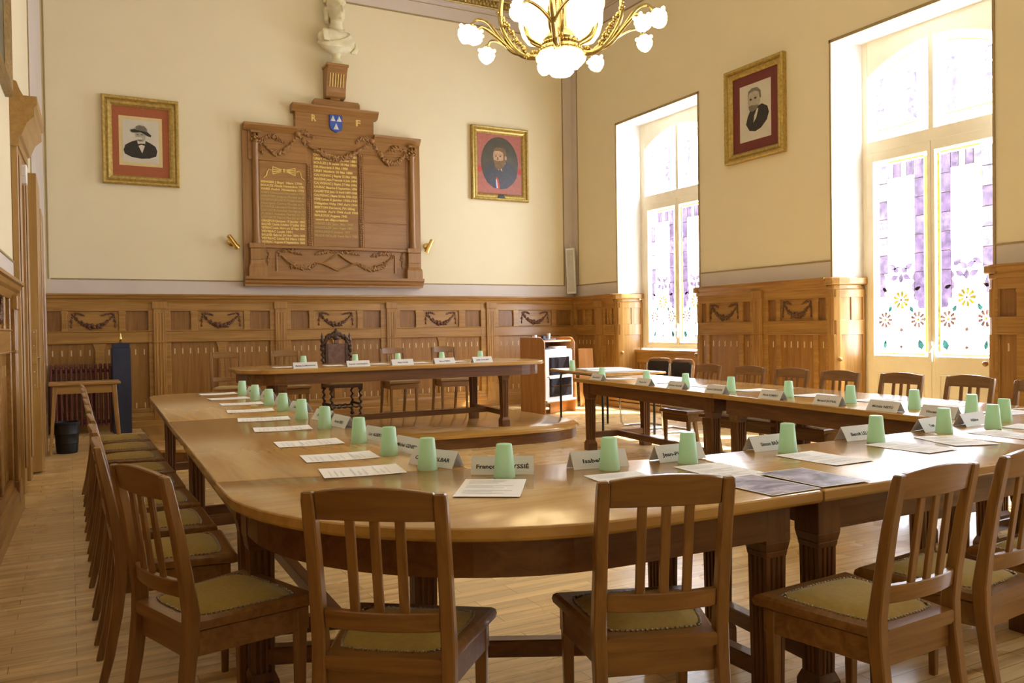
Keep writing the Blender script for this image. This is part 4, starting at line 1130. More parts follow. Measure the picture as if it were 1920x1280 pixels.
m.ball((0, -.128, .705), .016, 2, (1.5, .6, .5)); m.ball((0, -.126, .692), .014, 2, (1.3, .6, .5)); m.ball((0, -.118, .668), .022, 2, (1, .8, .7))
for s in (-1, 1):
    m.ball((s * .036, -.108, .80), .013, 2, (1.2, .6, .7)); m.tube([(s * .016, -.122, .823), (s * .04, -.118, .832), (s * .066, -.098, .82)], .006, 6); m.ball((s * .09, -.005, .775), .022, 2, (.5, .8, 1.3))
m.bm.verts.ensure_lookup_table()
for v in m.bm.verts[HB:]: v.co = Vector((v.co.x * 1.42, v.co.y * 1.38, .625 + (v.co.z - .645) * 1.36))
m.done('figure', 'marble', bu, smooth=60)
m = MB(); rd = random.Random(4)
for k in range(70):
    a = rd.uniform(.05, PI - .05) if k < 46 else rd.uniform(-.5, PI + .5); z = rd.uniform(.74, .97) if k < 46 else rd.uniform(.86, .98)
    rr = 1.0 if z < .88 else 1.0 - (z - .88) * 5
    m.ball((.094 * math.cos(a) * rr, .01 + .118 * math.sin(a) * rr, z), .026, 1, (1, 1, .8))
m.ball((.0, .15, .80), .05, 2)
for s in (-1, 1): m.tube([(s * .085, .05, .80), (s * .088, .03, .74), (s * .075, .06, .68), (s * .05, .09, .65)], [.03, .03, .026, .02], 8)
for v in m.bm.verts: v.co = Vector((v.co.x * 1.42, v.co.y * 1.38, .625 + (v.co.z - .645) * 1.36))
m.done('hair', 'marble', bu, smooth=60)
m = MB()
for k in range(7):
    f = k / 6
    m.tube(curve_pts([(.13 + .10 * f, .03, .53 - .05 * f), (.19 + .07 * f, -.07, .48 - .07 * f), (.14 + .07 * f, -.115, .42 - .075 * f), (.02 + .06 * f, -.138, .345 - .065 * f), (-.13, -.132, .285 - .045 * f), (-.25, -.085, .27 - .035 * f), (-.30, 0, .30 - .03 * f)]), curve_r([.020, .022, .021, .019, .017, .015, .012]), 8)
for k in range(4):
    f = k / 3
    m.tube(curve_pts([(-.13 - .05 * f, .03, .525 - .02 * f), (-.18 - .06 * f, -.06, .46), (-.19 - .07 * f, -.10, .38), (-.17 - .09 * f, -.115, .30)]), curve_r([.016, .02, .019, .015]), 8)
for k in range(3):
    f = k / 2
    m.tube(curve_pts([(.24 + .03 * f, .02, .47 - .03 * f), (.295, -.05, .37 - .02 * f), (.31 - .03 * f, -.075, .27), (.27 - .06 * f, -.085, .20)]), curve_r([.02, .024, .022, .016]), 8)
m.tube(curve_pts([(-.12, -.03, .545), (-.06, -.105, .50), (.0, -.125, .475), (.06, -.11, .495), (.13, -.03, .545)]), curve_r([.014, .016, .017, .016, .014]), 8)
m.done('drapery', 'marble', bu, smooth=60)
for o in bu.children:
    if o.name.split('.')[0] in ('figure', 'hair', 'drapery'):
        rm = o.modifiers.new('skin', 'REMESH'); rm.mode = 'VOXEL'; rm.voxel_size = .0075; rm.use_smooth_shade = True
        sm = o.modifiers.new('soften', 'SMOOTH'); sm.factor = .5; sm.iterations = 5 if o.name.startswith('figure') else 4

# ------------------------------------------------------------------ framed pictures
def framed(label, W, H, fw, mat_f, root_loc, rz, depth=.06, name='framed_portrait', tilt=0):
    r = thing(name, label, 'picture', root_loc, rz); r.rotation_euler = (tilt, 0, rz)
    f = MB(); w, h = W / 2, H / 2
    prof = [(0, 0), (0, depth * .8), (fw * .12, depth), (fw * .3, depth * .95), (fw * .42, depth * .6), (fw * .6, depth * .75), (fw * .82, depth * .62), (fw, depth * .3), (fw, 0)]
    cs = [(-1, -1), (1, -1), (1, 1), (-1, 1)]
    for a, b in zip(cs, cs[1:] + cs[:1]):
        f.loft([[(c[0] * (w - t), -d, c[1] * (h - t)) for t, d in prof] for c in (a, b)], cap=False)
    f.done('frame', mat_f, r, smooth=25)
    return r
def ell(cx, cz, rx, rz_, n=28, a0=0, a1=2 * PI): return [(cx + rx * math.cos(a0 + (a1 - a0) * k / n), cz + rz_ * math.sin(a0 + (a1 - a0) * k / n)) for k in range(n if a1 - a0 > 6 else n + 1)]
def flat(parent, name, mat, pts, d):
    m = MB(); m.prism(pts, d, d + .0012, XZ); return m.done(name, mat, parent)
def rc(x0, x1, z0, z1): return [(x0, z0), (x1, z0), (x1, z1), (x0, z1)]
# hat portrait
p = framed('framed photograph of a man in a wide-brimmed hat, red mount, by the door corner', .95, 1.17, .125, 'gilt', (.90, YB - .002, 3.845), 0, .07, tilt=0)
flat(p, 'mount', 'mat_red', rc(-.36, .36, -.47, .47), .012)
flat(p, 'inner_mount', 'mat_cream', rc(-.27, .265, -.325, .335), .0135)
im = flat(p, 'photograph', 'photo_bg', rc(-.225, .22, -.28, .29), .015)
flat(im, 'coat', 'ph_dark', [(-.20, -.17), (-.215, -.12), (-.19, -.05), (-.12, -.005), (-.055, .02), (.055, .02), (.12, -.01), (.18, -.05), (.20, -.11), (.185, -.18), (.10, -.215), (0, -.225), (-.12, -.21)], .0165)
flat(im, 'shirt', 'photo_bg', [(-.05, .02), (.055, .03), (.05, -.04), (.012, -.15), (-.035, -.05)], .018)
flat(im, 'bow_tie', 'ph_dark', [(-.04, -.03), (0, -.022), (.05, -.02), (.05, -.05), (.005, -.038), (-.04, -.058)], .0192)
flat(im, 'face', 'ph_skin', [(-.065, .15), (-.072, .09), (-.06, .035), (-.02, .0), (.03, .005), (.055, .04), (.06, .15)], .0195)
flat(im, 'moustache', 'photo_bg', ell(-.025, .045, .04, .018), .0207); flat(im, 'beard_shadow', 'ph_mid', ell(-.015, .02, .03, .012), .0207)
flat(im, 'eye', 'ph_mid', ell(-.04, .095, .016, .008), .0207); flat(im, 'eye', 'ph_mid', ell(.015, .098, .016, .008), .0207)
flat(im, 'hat_brim', 'ph_dark', [(-.13, .155), (-.125, .125), (-.09, .118), (0, .13), (.08, .085), (.12, .075), (.13, .095), (.08, .14), (0, .175), (-.08, .165)], .022)
flat(im, 'hat_crown', 'ph_mid', [(-.065, .155), (-.06, .20), (-.02, .222), (.04, .215), (.075, .18), (.08, .135), (0, .15)], .0232)
# oil portrait
p = framed('framed oil portrait of a bearded man in an oval, near the window corner', 1.05, 1.205, .115, 'gilt', (6.335, YB - .002, 3.985), 0, .07, 'oil_portrait')
cv = flat(p, 'canvas', 'oil_border', rc(-.415, .415, -.495, .495), .012)
flat(cv, 'oval_ground', 'oil_bg', ell(0, .02, .345, .43), .0135)
flat(cv, 'coat', 'oil_coat', [(-.30, -.20), (-.27, -.09), (-.17, -.02), (-.08, .02), (.12, .05), (.24, -.01), (.33, -.10), (.315, -.20), (.25, -.30), (.13, -.39), (0, -.412), (-.12, -.39), (-.23, -.31)], .015)
flat(cv, 'shirt', 'photo_bg', [(-.035, -.03), (.10, .05), (.11, .02), (.03, -.05), (.045, -.12), (0, -.06), (-.02, -.10), (-.06, -.05)], .0162)
flat(cv, 'sash', 'oil_red', [(-.07, -.20), (-.03, -.24), (.0, -.405), (-.05, -.40)], .0162); flat(cv, 'sash', 'photo_bg', [(-.075, -.235), (-.055, -.26), (-.04, -.40), (-.07, -.395)], .0172); flat(cv, 'sash', 'heraldic_blue', [(-.085, -.29), (-.075, -.29), (-.065, -.396), (-.09, -.39)], .0178)
flat(cv, 'face', 'oil_skin', [(-.115, .22), (-.12, .12), (-.105, .02), (-.06, -.03), (.04, -.03), (.10, .04), (.115, .12), (.11, .22), (.05, .25), (-.06, .25)], .0175)
flat(cv, 'hair', 'oil_hair', [(-.12, .19), (-.11, .245), (-.06, .275), (.04, .275), (.10, .25), (.125, .18), (.12, .09), (.10, .10), (.085, .19), (.0, .22), (-.09, .215)], .0187)
flat(cv, 'beard', 'oil_hair', [(-.108, .065), (-.075, .062), (-.035, .052), (.005, .060), (.045, .062), (.085, .085), (.108, .10), (.10, .02), (.065, -.05), (.0, -.088), (-.06, -.085), (-.095, -.04)], .0187)
flat(cv, 'cheek_shade', 'oil_hair', [(.06, .22), (.115, .20), (.115, .10), (.10, .04), (.055, .05), (.07, .12)], .0179)
flat(cv, 'eye', 'ph_dark', ell(-.070, .128, .015, .008), .0187); flat(cv, 'eye', 'ph_dark', ell(.012, .130, .016, .008), .0187); flat(cv, 'brow', 'oil_hair', [(-.10, .143), (-.045, .150), (-.045, .158), (-.10, .153)], .0187); flat(cv, 'brow', 'oil_hair', [(-.012, .150), (.05, .148), (.05, .157), (-.012, .160)], .0187)
flat(cv, 'ear', 'oil_skin', ell(.112, .11, .018, .035), .0195); flat(cv, 'nose', 'oil_hair', [(-.045, .12), (-.03, .12), (-.02, .07), (-.055, .068)], .0187)
for s in (-1, 1): flat(cv, 'red_disc', 'oil_red', ell(s * .375, -.10, .042, .048), .0187)
MB().prism([(-.07, -.565), (.08, -.565), (.05, -.51), (-.04, -.51)], .05, .062, XZ).done('name_plate', 'black', p, bevel=.003)
# right wall portrait
p = framed('framed photograph of a moustached man, wine mount, high between the windows', 1.02, 1.21, .12, 'gilt', (XR - .002, 7.83, 3.985), -PI / 2, .08)
flat(p, 'mount', 'mat_wine', rc(-.40, .40, -.49, .49), .012)
im = flat(p, 'photograph', 'photo_bg', rc(-.27, .27, -.36, .36), .0135)
flat(im, 'coat', 'ph_dark', [(-.16, -.14), (-.13, -.05), (-.08, .03), (.02, .05), (.12, .07), (.21, .02), (.235, -.06), (.20, -.15), (.10, -.23), (0, -.255), (-.10, -.23)], .015)
flat(im, 'shirt', 'photo_bg', [(.03, .02), (.06, .03), (.02, -.09), (-.03, -.14), (-.015, -.06)], .0162)
flat(im, 'face', 'ph_skin', [(-.12, .22), (-.125, .13), (-.10, .05), (-.05, .02), (.03, .03), (.08, .08), (.095, .16), (.075, .24), (.0, .275), (-.08, .265)], .0175)
flat(im, 'hair', 'ph_mid', [(-.12, .20), (-.11, .27), (-.05, .30), (.04, .295), (.10, .24), (.11, .15), (.085, .15), (.07, .23), (.0, .26), (-.09, .25)], .0187)
flat(im, 'beard', 'ph_mid', [(-.11, .08), (-.05, .085), (.0, .075), (.06, .07), (.03, .02), (-.05, .0), (-.10, .03)], .0187)
flat(im, 'eye', 'ph_dark', ell(-.07, .16, .022, .012), .0187); flat(im, 'eye', 'ph_dark', ell(.01, .165, .022, .012), .0187)
# big frame on the door wall
p = thing('framed_picture', 'heavy moulded frame hanging high on the door wall, partly out of view', 'picture', (-.588, 0, 0), LW_RZ)
f = MB(); prof = [(0, 0), (0, .045), (.03, .055), (.06, .04), (.09, .045), (.13, .025), (.16, .015), (.16, 0)]
y0, y1, z0, z1 = 5.6, 7.30, 3.06, 4.8
cs = [(y0, z0), (y1, z0), (y1, z1), (y0, z1)]; cc = ((1, 1), (-1, 1), (-1, -1), (1, -1))
for i in range(4):
    j = (i + 1) % 4
    f.loft([[(c[0] + s[0] * t, -d, c[1] + s[1] * t) for t, d in prof] for c, s in ((cs[i], cc[i]), (cs[j], cc[j]))], cap=False)
f.done('frame', 'old_gilt', p, smooth=25)
MB().box(y0 + .14, y1 - .14, -.012, 0, z0 + .14, z1 - .14).done('canvas', 'oil_bg', p)

# ------------------------------------------------------------------ wall spots, corner speaker
def spot(x, z, s, lab):
    r = thing('wall_spotlight', lab, 'spotlight', (x, YB, z), 0, 'brass spotlights beside the honour board')
    m = MB(); m.lathe([(0, 0), (.055, 0), (.055, .012), (.02, .03), (0, .03)], (0, 0, 0), 20, True, Matrix.Rotation(PI / 2, 4, 'X')); m.tube([(0, 0, 0), (0, -.09, 0)], .01, 8); m.done('wall_plate', 'brass', r, smooth=40)
    mt = Matrix.Translation((0, -.11, 0)) @ Matrix.Rotation(s * R(38), 4, 'Y') @ Matrix.Rotation(R(12), 4, 'X')
    m = MB(); m.lathe([(.0, .11), (.03, .11), (.034, .10), (.034, -.06), (.040, -.075), (.042, -.11), (.036, -.112), (.034, -.09), (0, -.09)], (0, 0, 0), 20, True, mt)
    m.done('lamp_barrel', 'brass', r, smooth=40)
    MB().lathe([(0, -.088), (.033, -.088), (.033, -.092), (0, -.092)], (0, 0, 0), 16, True, mt).done('lens', 'glassblack', r)
spot(2.05, 2.54, -1, 'small brass spotlight on the wall at the door side of the honour board')
spot(5.02, 2.58, .6, 'small brass spotlight on the wall at the window side of the honour board')
sp = thing('column_speaker', 'slim grey column speaker mounted across the window corner', 'speaker', (7.64, 12.08, 2.25), R(-45)); sp.rotation_euler = (0, R(-1.5), R(-45))
MB().box(-.075, .075, -.05, .03, -.40, .38).done('cabinet', 'whiteplastic', sp, bevel=.006)
m = MB(); m.box(-.058, .058, -.056, -.05, -.37, .35)
for k in range(24): m.box(-.058, .058, -.059, -.056, -.365 + k * .03, -.355 + k * .03)
m.done('grille', 'greyplastic', sp); MB().tube([(0, .0, .38), (0, .02, .46)], .012, 8).done('bracket', 'greyplastic', sp)

# ------------------------------------------------------------------ door-side corner: column, radiator, side table, bin
cl = thing('display_column', 'dark blue square display column standing against the panelling', 'pedestal', (.575, 11.72, 0), R(3))
MB().box(-.105, .105, -.105, .105, 0, 1.09).done('shaft', 'blue', cl, bevel=.004); MB().box(-.096, .096, -.096, .096, 1.09, 1.15).done('cap', 'blue', cl, bevel=.004)
fg = MB().lathe([(0, 0), (.022, 0), (.024, .012), (.012, .02), (.014, .035), (.020, .05), (.017, .07), (.009, .09), (.011, .10), (.008, .115), (.002, .14), (0, .142)], (0, 0, 0), 14).ball((.012, -.006, .062), .010, 1).ball((-.012, -.006, .062), .010, 1)
fg = fg.done('statuette', 'brass', None, smooth=50); fg.location = (.575, 11.72, 1.15); tag(fg, 'tiny gilt statuette on top of the dark blue column', 'statuette')
rdt = thing('radiator', 'wine red cast iron column radiator behind the small table', 'radiator', (.115, 11.95, 0))
for k in range(13):
    x = -.33 + k * .056
    m = MB()
    for y in (-.07, 0, .07): m.tube([(x, y, .10), (x, y, .84)], .016, 8)
    m.tube([(x, -.07, .84), (x, -.04, .872), (x, .04, .872), (x, .07, .84)], [.016, .02, .02, .016], 8); m.tube([(x, -.075, .11), (x, .075, .11)], .022, 8)
    m.done('column_section', 'rad', rdt, smooth=60)
m = MB()
rdf = m
for x in (-.33, .342):
    for y in (-.06, .06): MB().box(x - .015, x + .015, y - .015, y + .015, 0, .1).done('foot', 'rad', rdt)
m.tube([(-.34, 0, .80), (.352, 0, .80)], .024, 8); m.done('header_pipe', 'rad', rdt, smooth=50); MB().tube([(-.34, 0, .14), (.352, 0, .14)], .024, 8).done('return_pipe', 'rad', rdt, smooth=50)
sd = thing('side_table', 'small pale oak side table with splayed legs before the radiator', 'table', (.135, 10.10, 0))
MB().box(-.345, .345, -.19, .19, .725, .757).done('table_top', 'doorX', sd, bevel=.008)
m = MB()
for a in ((-.29, .29, -.15, -.13), (-.29, .29, .13, .15), (-.29, -.27, -.15, .15), (.27, .29, -.15, .15)): m.box(*a, .635, .725)
m.done('apron', 'doorX', sd, bevel=.003)
for sx in (-1, 1):
    for sy in (-1, 1):
        m = MB(); m.loft([rect_ring(sx * .335, sy * .175, 0, .024, .024), rect_ring(sx * .282, sy * .14, .725, .044, .036)]); m.done('leg', 'doorZ', sd, bevel=.004)
bn = thing('waste_bin', 'black plastic waste bin under the small side table', 'bin', (-.045, 10.06, 0))
m = MB(); m.lathe([(0, .0), (.098, 0), (.10, .01), (.108, .10), (.112, .105), (.112, .115), (.110, .12), (.116, .20), (.120, .205), (.120, .215), (.118, .22), (.124, .31), (.132, .315), (.132, .335), (.120, .335), (.105, .02), (0, .02)], (0, 0, 0), 28); m.done('body', 'black', bn, smooth=40)

# ------------------------------------------------------------------ window corner: stand with white cabinet, boards, side table, tubular chairs
cb = thing('equipment_stand', 'honey veneer stand with rounded cheeks holding a white cabinet', 'cabinet', (6.02, 10.27, 0), R(24))
Wc, Dc = .80, .44
YZ = Matrix(((0, 0, 1, 0), (1, 0, 0, 0), (0, 1, 0, 0), (0, 0, 0, 1)))       # (a, b, c) -> (c, a, b): draws a cheek in the y-z plane
cheek = [(.0, 0), (Dc, 0), (Dc, 1.13)] + [(.10 * (1 - math.sin(R(a))), 1.03 + .10 * math.cos(R(a))) for a in range(0, 91, 15)]
for x in (0, Wc - .024): MB().prism(cheek, x, x + .024, YZ).done('cheek', 'cabZ', cb, bevel=.005)
MB().box(.024, Wc - .024, .05, Dc, 1.06, 1.085).done('top_shelf', 'cabX', cb, bevel=.003)
MB().box(.024, Wc - .024, Dc - .02, Dc, .2, 1.06).done('back', 'cabX', cb); MB().box(.024, Wc - .024, .02, Dc, .16, .185).done('bottom_shelf', 'cabX', cb, bevel=.003)
MB().box(.30, Wc - .024, .12, .14, 0, .16).done('plinth_board', 'cabX', cb)
wc = thing('white_cabinet', 'white cabinet with a dark glass window inside the veneer stand', 'appliance', (6.02, 10.27, .186), R(24))
m = MB(); m.box(.03, .77, .02, .40, 0, .765); m.done('housing', 'whiteplastic', wc, bevel=.02)
MB().box(.145, .66, .010, .022, .39, .65).done('window', 'glassblack', wc, bevel=.004); MB().box(.145, .72, .010, .022, .07, .34).done('window', 'glassblack', wc, bevel=.004)
m = MB(); m.box(.15, .655, .005, .012, .47, .485); m.box(.15, .655, .005, .012, .435, .442); m.box(.2, .70, .005, .012, .22, .232); m.done('inner_shelf', 'brass', wc)
MB().box(.02, .78, -.03, .02, -.0, .03).done('lip', 'whiteplastic', wc, bevel=.006)
m = MB(); m.tube([(.075, .005, .36), (.085, -.012, .37), (.10, -.012, .36), (.10, -.012, .33)], .006, 6); m.done('latch', 'chrome', wc, smooth=50)
CM = Matrix.Translation((6.02, 10.27, 0)) @ Matrix.Rotation(R(24), 4, 'Z')
def on_stand(x, y, z): return CM @ Vector((x, y, z))
def put(o, x, y, z, lab, cat, group=None, rz=24):
    o.location = on_stand(x, y, z); o.rotation_euler = (0, 0, R(rz)); return tag(o, lab, cat, group)
m = MB()
for k in range(5): m.box(-.09 + .003 * k, .09 - .002 * k, -.07 + .002 * k, .07, k * .009, k * .009 + .008)
put(m.done('booklet_pile_box', 'paper', None, bevel=.002), .10, .25, 1.086, 'low white box on the stand top, nearest the platform', 'box')
put(MB().box(-.15, .15, -.09, .09, 0, .012).box(-.15, .15, -.09, -.08, .012, .022).box(-.15, .15, .08, .09, .012, .022).done('tray', 'blue', None, bevel=.003), .38, .25, 1.086, 'flat blue grey tray on the stand top', 'tray')
put(MB().box(-.03, .03, -.02, .02, 0, .05).done('small_box', 'blue', None, bevel=.004), .33, .25, 1.099, 'tiny dark box standing in the blue grey tray', 'box')
put(MB().lathe([(.022, 0), (.032, .085), (.030, .085), (.021, .004), (0, .004), (0, 0)], (0, 0, 0), 16, False).done('drinking_glass', 'greyplastic', None, smooth=40), .46, .25, 1.099, 'small clear tumbler standing in the tray', 'glass')
put(MB().box(-.02, .02, -.015, .015, 0, .035).done('small_white_box', 'paper', None, bevel=.003), .13, .25, 1.132, 'tiny white box on top of the low white box', 'box')
for k, (x, w, lab) in enumerate(((.20, .15, 'dark folder lying on the white cabinet inside the stand'), (.56, .22, 'stack of white papers lying on the white cabinet inside the stand'))):
    m = MB(); n = 3 + k * 2
    for j in range(n): m.box(-w / 2 + .004 * (j % 2), w / 2 - .003 * (j % 3), -.09, .09 - .004 * (j % 2), j * .008, j * .008 + .007)
    put(m.done('folder' if k == 0 else 'paper_bundle', 'blue' if k == 0 else 'paper', None), x, .16, .952, lab, 'folder' if k == 0 else 'papers')
GL = 'boards leaning in the window corner'
for k, (x, y, w, h, lab) in enumerate(((7.02, 11.20, .26, .93, 'pale wooden board leaning by the stand, the one nearer the stand'), (7.31, 11.12, .24, .93, 'pale wooden board leaning by the stand, the one nearer the window'))):
    o = MB().box(-w / 2, w / 2, -.013, .013, 0, h).done('leaning_board', 'cabZ', None, bevel=.003); o.location = (x, y, .005); o.rotation_euler = (R(-7), 0, R(-14 - 6 * k)); tag(o, lab, 'board', GL)
# black legged side table
bt = thing('tube_leg_table', 'wooden side table on black tubular legs behind the window-side row', 'table', (5.245, 7.74, 0), R(-9.2))
MB().box(0, .86, 0, 1.50, .715, .74).done('table_top', 'topY', bt, bevel=.006)
for x in (.10, .76):
    for y in (.12, 1.38):
        MB().tube([(x, y, 0), (x, y, .62), (x, y + (.03 if y < 1 else -.03), .69), (x, y + (.12 if y < 1 else -.12), .70)], .014, 10).done('leg', 'blackmetal', bt, smooth=60)
m = MB()
for y in (.2, 1.3): m.tube([(.10, y, .70), (.76, y, .70)], .013, 8)
for x in (.10, .76): m.tube([(x, .2, .70), (x, 1.3, .70)], .013, 8)
m.box(.30, .62, .5, 1.1, .60, .61); m.done('under_frame', 'blackmetal', bt, smooth=60)
BM = Matrix.Translation((5.245, 7.74, 0)) @ Matrix.Rotation(R(-9.2), 4, 'Z')
for k, (x, y, a, lab) in enumerate(((.42, .42, 5, 'large white sheet on the black-legged side table, the one nearer the tables'), (.50, .92, -4, 'large white sheet on the black-legged side table, the one nearer the stand'))):
    m = MB()
    for j in range(4): m.box(-.30 + .004 * j, .30 - .003 * j, -.20, .20 - .003 * j, j * .003, j * .003 + .0025)
    o = m.done('plan_sheet', 'paper', None); o.location = BM @ Vector((x, y, .741)); o.rotation_euler = (0, 0, R(-9 + a)); tag(o, lab, 'papers', 'large plan sheets')
# cantilever chairs with leatherette backs
def tube_chair(lab, loc, rz):
    t = thing('cantilever_chair', lab, 'chair', loc, rz, 'tubular chairs under the corner window')
    for s in (-1, 1):
        m = MB(); x = s * .215
        m.tube([(x, .0, .80), (x, .02, .62), (x, .05, .46), (x, .09, .44), (x, .40, .44), (x, .45, .41), (x, .46, .36), (x, .44, .06), (x, .41, .016), (x, .36, .012), (x, -.02, .012)], .0115, 8)
        m.done('tube_leg', 'chrome', t, smooth=60)
    MB().tube([(-.215, -.02, .012), (.215, -.02, .012)], .0115, 8).done('floor_bar', 'chrome', t, smooth=60)
    m = MB(); pts = [(-.20, .05, .56), (-.215, .0, .64), (-.215, -.02, .80), (-.195, -.024, .835), (-.16, -.026, .848), (.16, -.026, .848), (.195, -.024, .835), (.215, -.02, .80), (.215, .0, .64), (.20, .05, .56)]
    m.tube(pts, .018, 8); m.done('back_rim', 'cabX', t, smooth=60)
    m = MB(); m.prism([(-.195, .58), (.195, .58), (.20, .80), (.16, .832), (-.16, .832), (-.20, .80)], 0, .025, Matrix.Translation((0, .01, 0)) @ XZ); m.done('back_pad', 'blackleather', t, bevel=.008)
    MB().box(-.20, .20, .04, .42, .452, .49).done('seat_pad', 'blackleather', t, bevel=.012, seg=2)
    MB().box(-.215, .215, .03, .435, .440, .458).done('seat_rim', 'cabX', t, bevel=.006)
tube_chair('chrome cantilever chair with black back and honey rim, first from the corner', (6.62, 8.42, 0), R(92))
tube_chair('chrome cantilever chair with black back and honey rim, second from the corner', (6.58, 7.92, 0), R(87))

# ------------------------------------------------------------------ chandelier
ch = thing('chandelier', 'large gilt brass chandelier with lit milk-glass flower shades', 'chandelier', (3.72, 6.0, 0))
m = MB(); m.lathe([(.0, 3.56), (.05, 3.56), (.17, 3.585), (.185, 3.61), (.175, 3.635), (.13, 3.655), (.15, 3.70), (.12, 3.76), (.06, 3.80), (.045, 3.95), (.07, 4.05), (.05, 4.2), (.035, 4.6), (.05, 4.9), (.03, 5.0), (.02, 6.7), (.09, 6.8), (.12, 6.9), (0, 6.9)], (0, 0, 0), 28)
for k in range(28):
    a = 2 * PI * k / 28; m.ball((.185 * math.cos(a), .185 * math.sin(a), 3.60), .018, 1); m.ball((.15 * math.cos(a), .15 * math.sin(a), 3.665), .016, 1)
m.done('stem_and_gallery', 'brass_old', ch, smooth=50)
def petals(mb, c, d, r, L, n=6):
    """a drooping flower shade: ribbed bell with a scalloped, flaring mouth, axis d"""
    d = Vector(d).normalized(); up = Vector((0, 0, 1)) if abs(d.z) < .95 else Vector((1, 0, 0)); a = d.cross(up).normalized(); b = d.cross(a)
    rings = []; seg = n * 4
    for t, k, amp in ((0, .28, 0), (.10, .55, .03), (.28, .88, .08), (.5, 1.0, .12), (.72, .82, .16), (.9, .5, .16), (1.0, .16, .1)):
        rings.append([Vector(c) + d * L * t + (a * math.cos(2 * PI * i / seg) + b * math.sin(2 * PI * i / seg)) * r * k * (1 + amp * math.cos(n * 2 * PI * i / seg)) for i in range(seg)])
    mb.loft(rings)
    for i in range(n):
        th = 2 * PI * i / n; mb.ball(Vector(c) + d * L * .22 + (a * math.cos(th) + b * math.sin(th)) * r * .98, r * .26, 1)
ARMS = 4
for k in range(ARMS):
    th = R(-39 + 360 * k / ARMS); ct, s_ = math.cos(th), math.sin(th)
    def A(r, z, off=0): return (r * ct - off * s_, r * s_ + off * ct, z)
    m = MB()
    m.tube(curve_pts([A(.14, 3.60), A(.22, 3.575), A(.33, 3.60), A(.43, 3.70), A(.50, 3.83), A(.52, 3.96), A(.50, 4.10), A(.44, 4.20), A(.40, 4.16)]), curve_r([.022, .028, .026, .024, .022, .022, .02, .016, .012]), 8)
    m.tube(curve_pts([A(.30, 3.59), A(.42, 3.64), A(.53, 3.77), A(.63, 3.90), A(.72, 3.935), A(.775, 3.89)]), curve_r([.016, .02, .018, .016, .014, .012]), 8)
    for o in (-1, 1):
        m.tube(curve_pts([A(.46, 3.68), A(.56, 3.76, o * .08), A(.64, 3.80, o * .17), A(.68, 3.77, o * .21)]), curve_r([.013, .013, .012, .010]), 8)
        m.tube(curve_pts([A(.16, 3.66, o * .03), A(.26, 3.72, o * .05), A(.30, 3.84, o * .06), A(.27, 3.96, o * .04), A(.22, 4.05, o * .02)]), curve_r([.012, .016, .014, .014, .01]), 6)
    rd = random.Random(k)
    for j in range(60):
        f = j / 59; r_ = .17 + .36 * f; z = 3.59 + (.28 * max(0, f - .35) / .65 * 1.3)
        m.ball(A(r_ + rd.uniform(-.01, .02), z + rd.uniform(-.02, .03), rd.uniform(-.022, .022)), .014 + rd.uniform(0, .008), 1, (1, 1, 1))
    for r_, z in ((.775, 3.89),): m.ball(A(r_, z), .026, 1)
    for o in (-1, 1): m.ball(A(.68, 3.77, o * .21), .022, 1)
    m.done('arm', 'brass_old', ch, smooth=60)
    m = MB(); petals(m, A(.785, 3.89), (ct * .45, s_ * .45, -1), .074, .165); m.done('flower_shade', 'lamp', ch, smooth=60)
    for o in (-1, 1):
        m = MB(); petals(m, A(.685, 3.77, o * .215), (ct * .15 - o * s_ * .35, s_ * .15 + o * ct * .35, -1), .068, .15); m.done('flower_shade', 'lamp', ch, smooth=60)
for k in range(4):
    th = R(13 + 90 * k); m = MB(); c = (.30 * math.cos(th), .30 * math.sin(th))
    m.lathe([(.03, 3.74), (.08, 3.75), (.125, 3.81), (.152, 3.90), (.16, 4.02), (.155, 4.16), (.13, 4.28), (.07, 4.34), (.02, 4.35)], (c[0], c[1], 0), 24); m.done('opal_shade', 'lamp_big', ch, smooth=60)
m = MB(); rings = []; seg = 48
for z, r_, amp in ((3.60, .17, .02), (3.56, .205, .05), (3.52, .195, .06), (3.475, .155, .07), (3.46, .11, .05), (3.45, .10, .02), (3.43, .105, .04), (3.405, .085, .04), (3.392, .04, 0)):
    rings.append([(r_ * (1 + amp * math.cos(12 * 2 * PI * i / seg)) * math.cos(2 * PI * i / seg), r_ * (1 + amp * math.cos(12 * 2 * PI * i / seg)) * math.sin(2 * PI * i / seg), z) for i in range(seg)])
m.loft(rings); m.done('bowl_shade', 'lamp_big', ch, smooth=60)

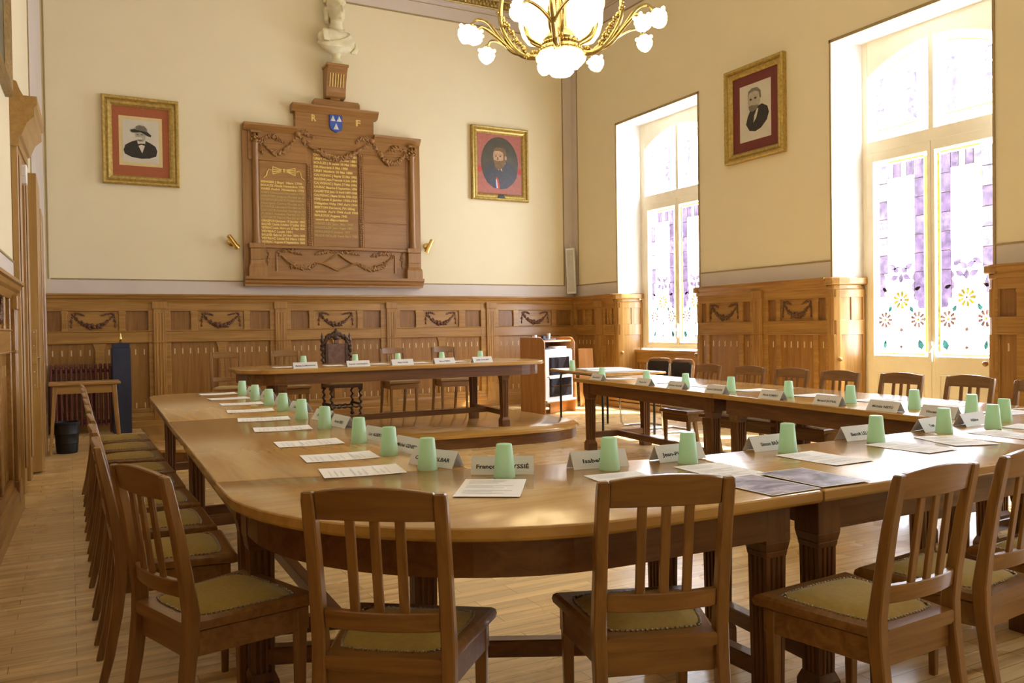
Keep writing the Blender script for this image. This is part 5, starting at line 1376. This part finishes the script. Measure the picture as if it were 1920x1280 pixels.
# ------------------------------------------------------------------ daylight, camera
w = bpy.data.worlds.new('daylight'); SC.world = w; w.use_nodes = True
nt = w.node_tree; nt.nodes.clear()
out = nt.nodes.new('ShaderNodeOutputWorld'); bg = nt.nodes.new('ShaderNodeBackground')
bg.inputs[0].default_value = (.86, .94, 1.08, 1); bg.inputs[1].default_value = EXT
nt.links.new(bg.outputs[0], out.inputs[0])
for nm, yc, a, b, zb in WINS:
    ld = bpy.data.lights.new('sky_portal', 'AREA'); ld.shape = 'RECTANGLE'; ld.size = HEAD - zb - .1; ld.size_y = b - a
    ld.cycles.is_portal = True
    lo = bpy.data.objects.new('sky_portal', ld); COL.objects.link(lo)
    lo.location = (XR + .52, yc, (HEAD + zb) / 2); lo.rotation_euler = (0, PI / 2, 0)
sd_ = bpy.data.lights.new('sun', 'SUN'); sd_.energy = 11; sd_.angle = R(.6); sd_.color = (1, .96, .90)
so = bpy.data.objects.new('sun', sd_); COL.objects.link(so)
e = R(53); hd = Vector((-.84, .54, 0)).normalized()
so.rotation_euler = Vector((hd.x * math.cos(e), hd.y * math.cos(e), -math.sin(e))).to_track_quat('-Z', 'Y').to_euler()
so.location = (14, -2, 12)

cam = bpy.data.cameras.new('camera'); co = bpy.data.objects.new('camera', cam); COL.objects.link(co)
cam.sensor_width = 36; cam.lens = 1550 / 1920 * 36; cam.clip_start = .05
yaw, pitch, roll = R(28.15), R(-.87), R(-.82)
f = Vector((math.sin(yaw) * math.cos(pitch), math.cos(yaw) * math.cos(pitch), math.sin(pitch)))
r0 = Vector((math.cos(yaw), -math.sin(yaw), 0)); u0 = r0.cross(f)
rr = r0 * math.cos(roll) + u0 * math.sin(roll); uu = u0 * math.cos(roll) - r0 * math.sin(roll)
mtx = Matrix((rr, uu, -f)).transposed().to_4x4(); mtx.translation = Vector((0, 0, 1.26))
co.matrix_world = mtx
SC.camera = co
vs = SC.view_settings
vs.view_transform = 'Standard'; vs.look = 'None'; vs.gamma = 1; vs.use_curve_mapping = False
vs.exposure = 1.9
SC.cycles.max_bounces = 10; SC.cycles.diffuse_bounces = 5; SC.cycles.glossy_bounces = 4; SC.cycles.transparent_max_bounces = 12
SC.cycles.sample_clamp_indirect = 6
SC.cycles.use_denoising = True
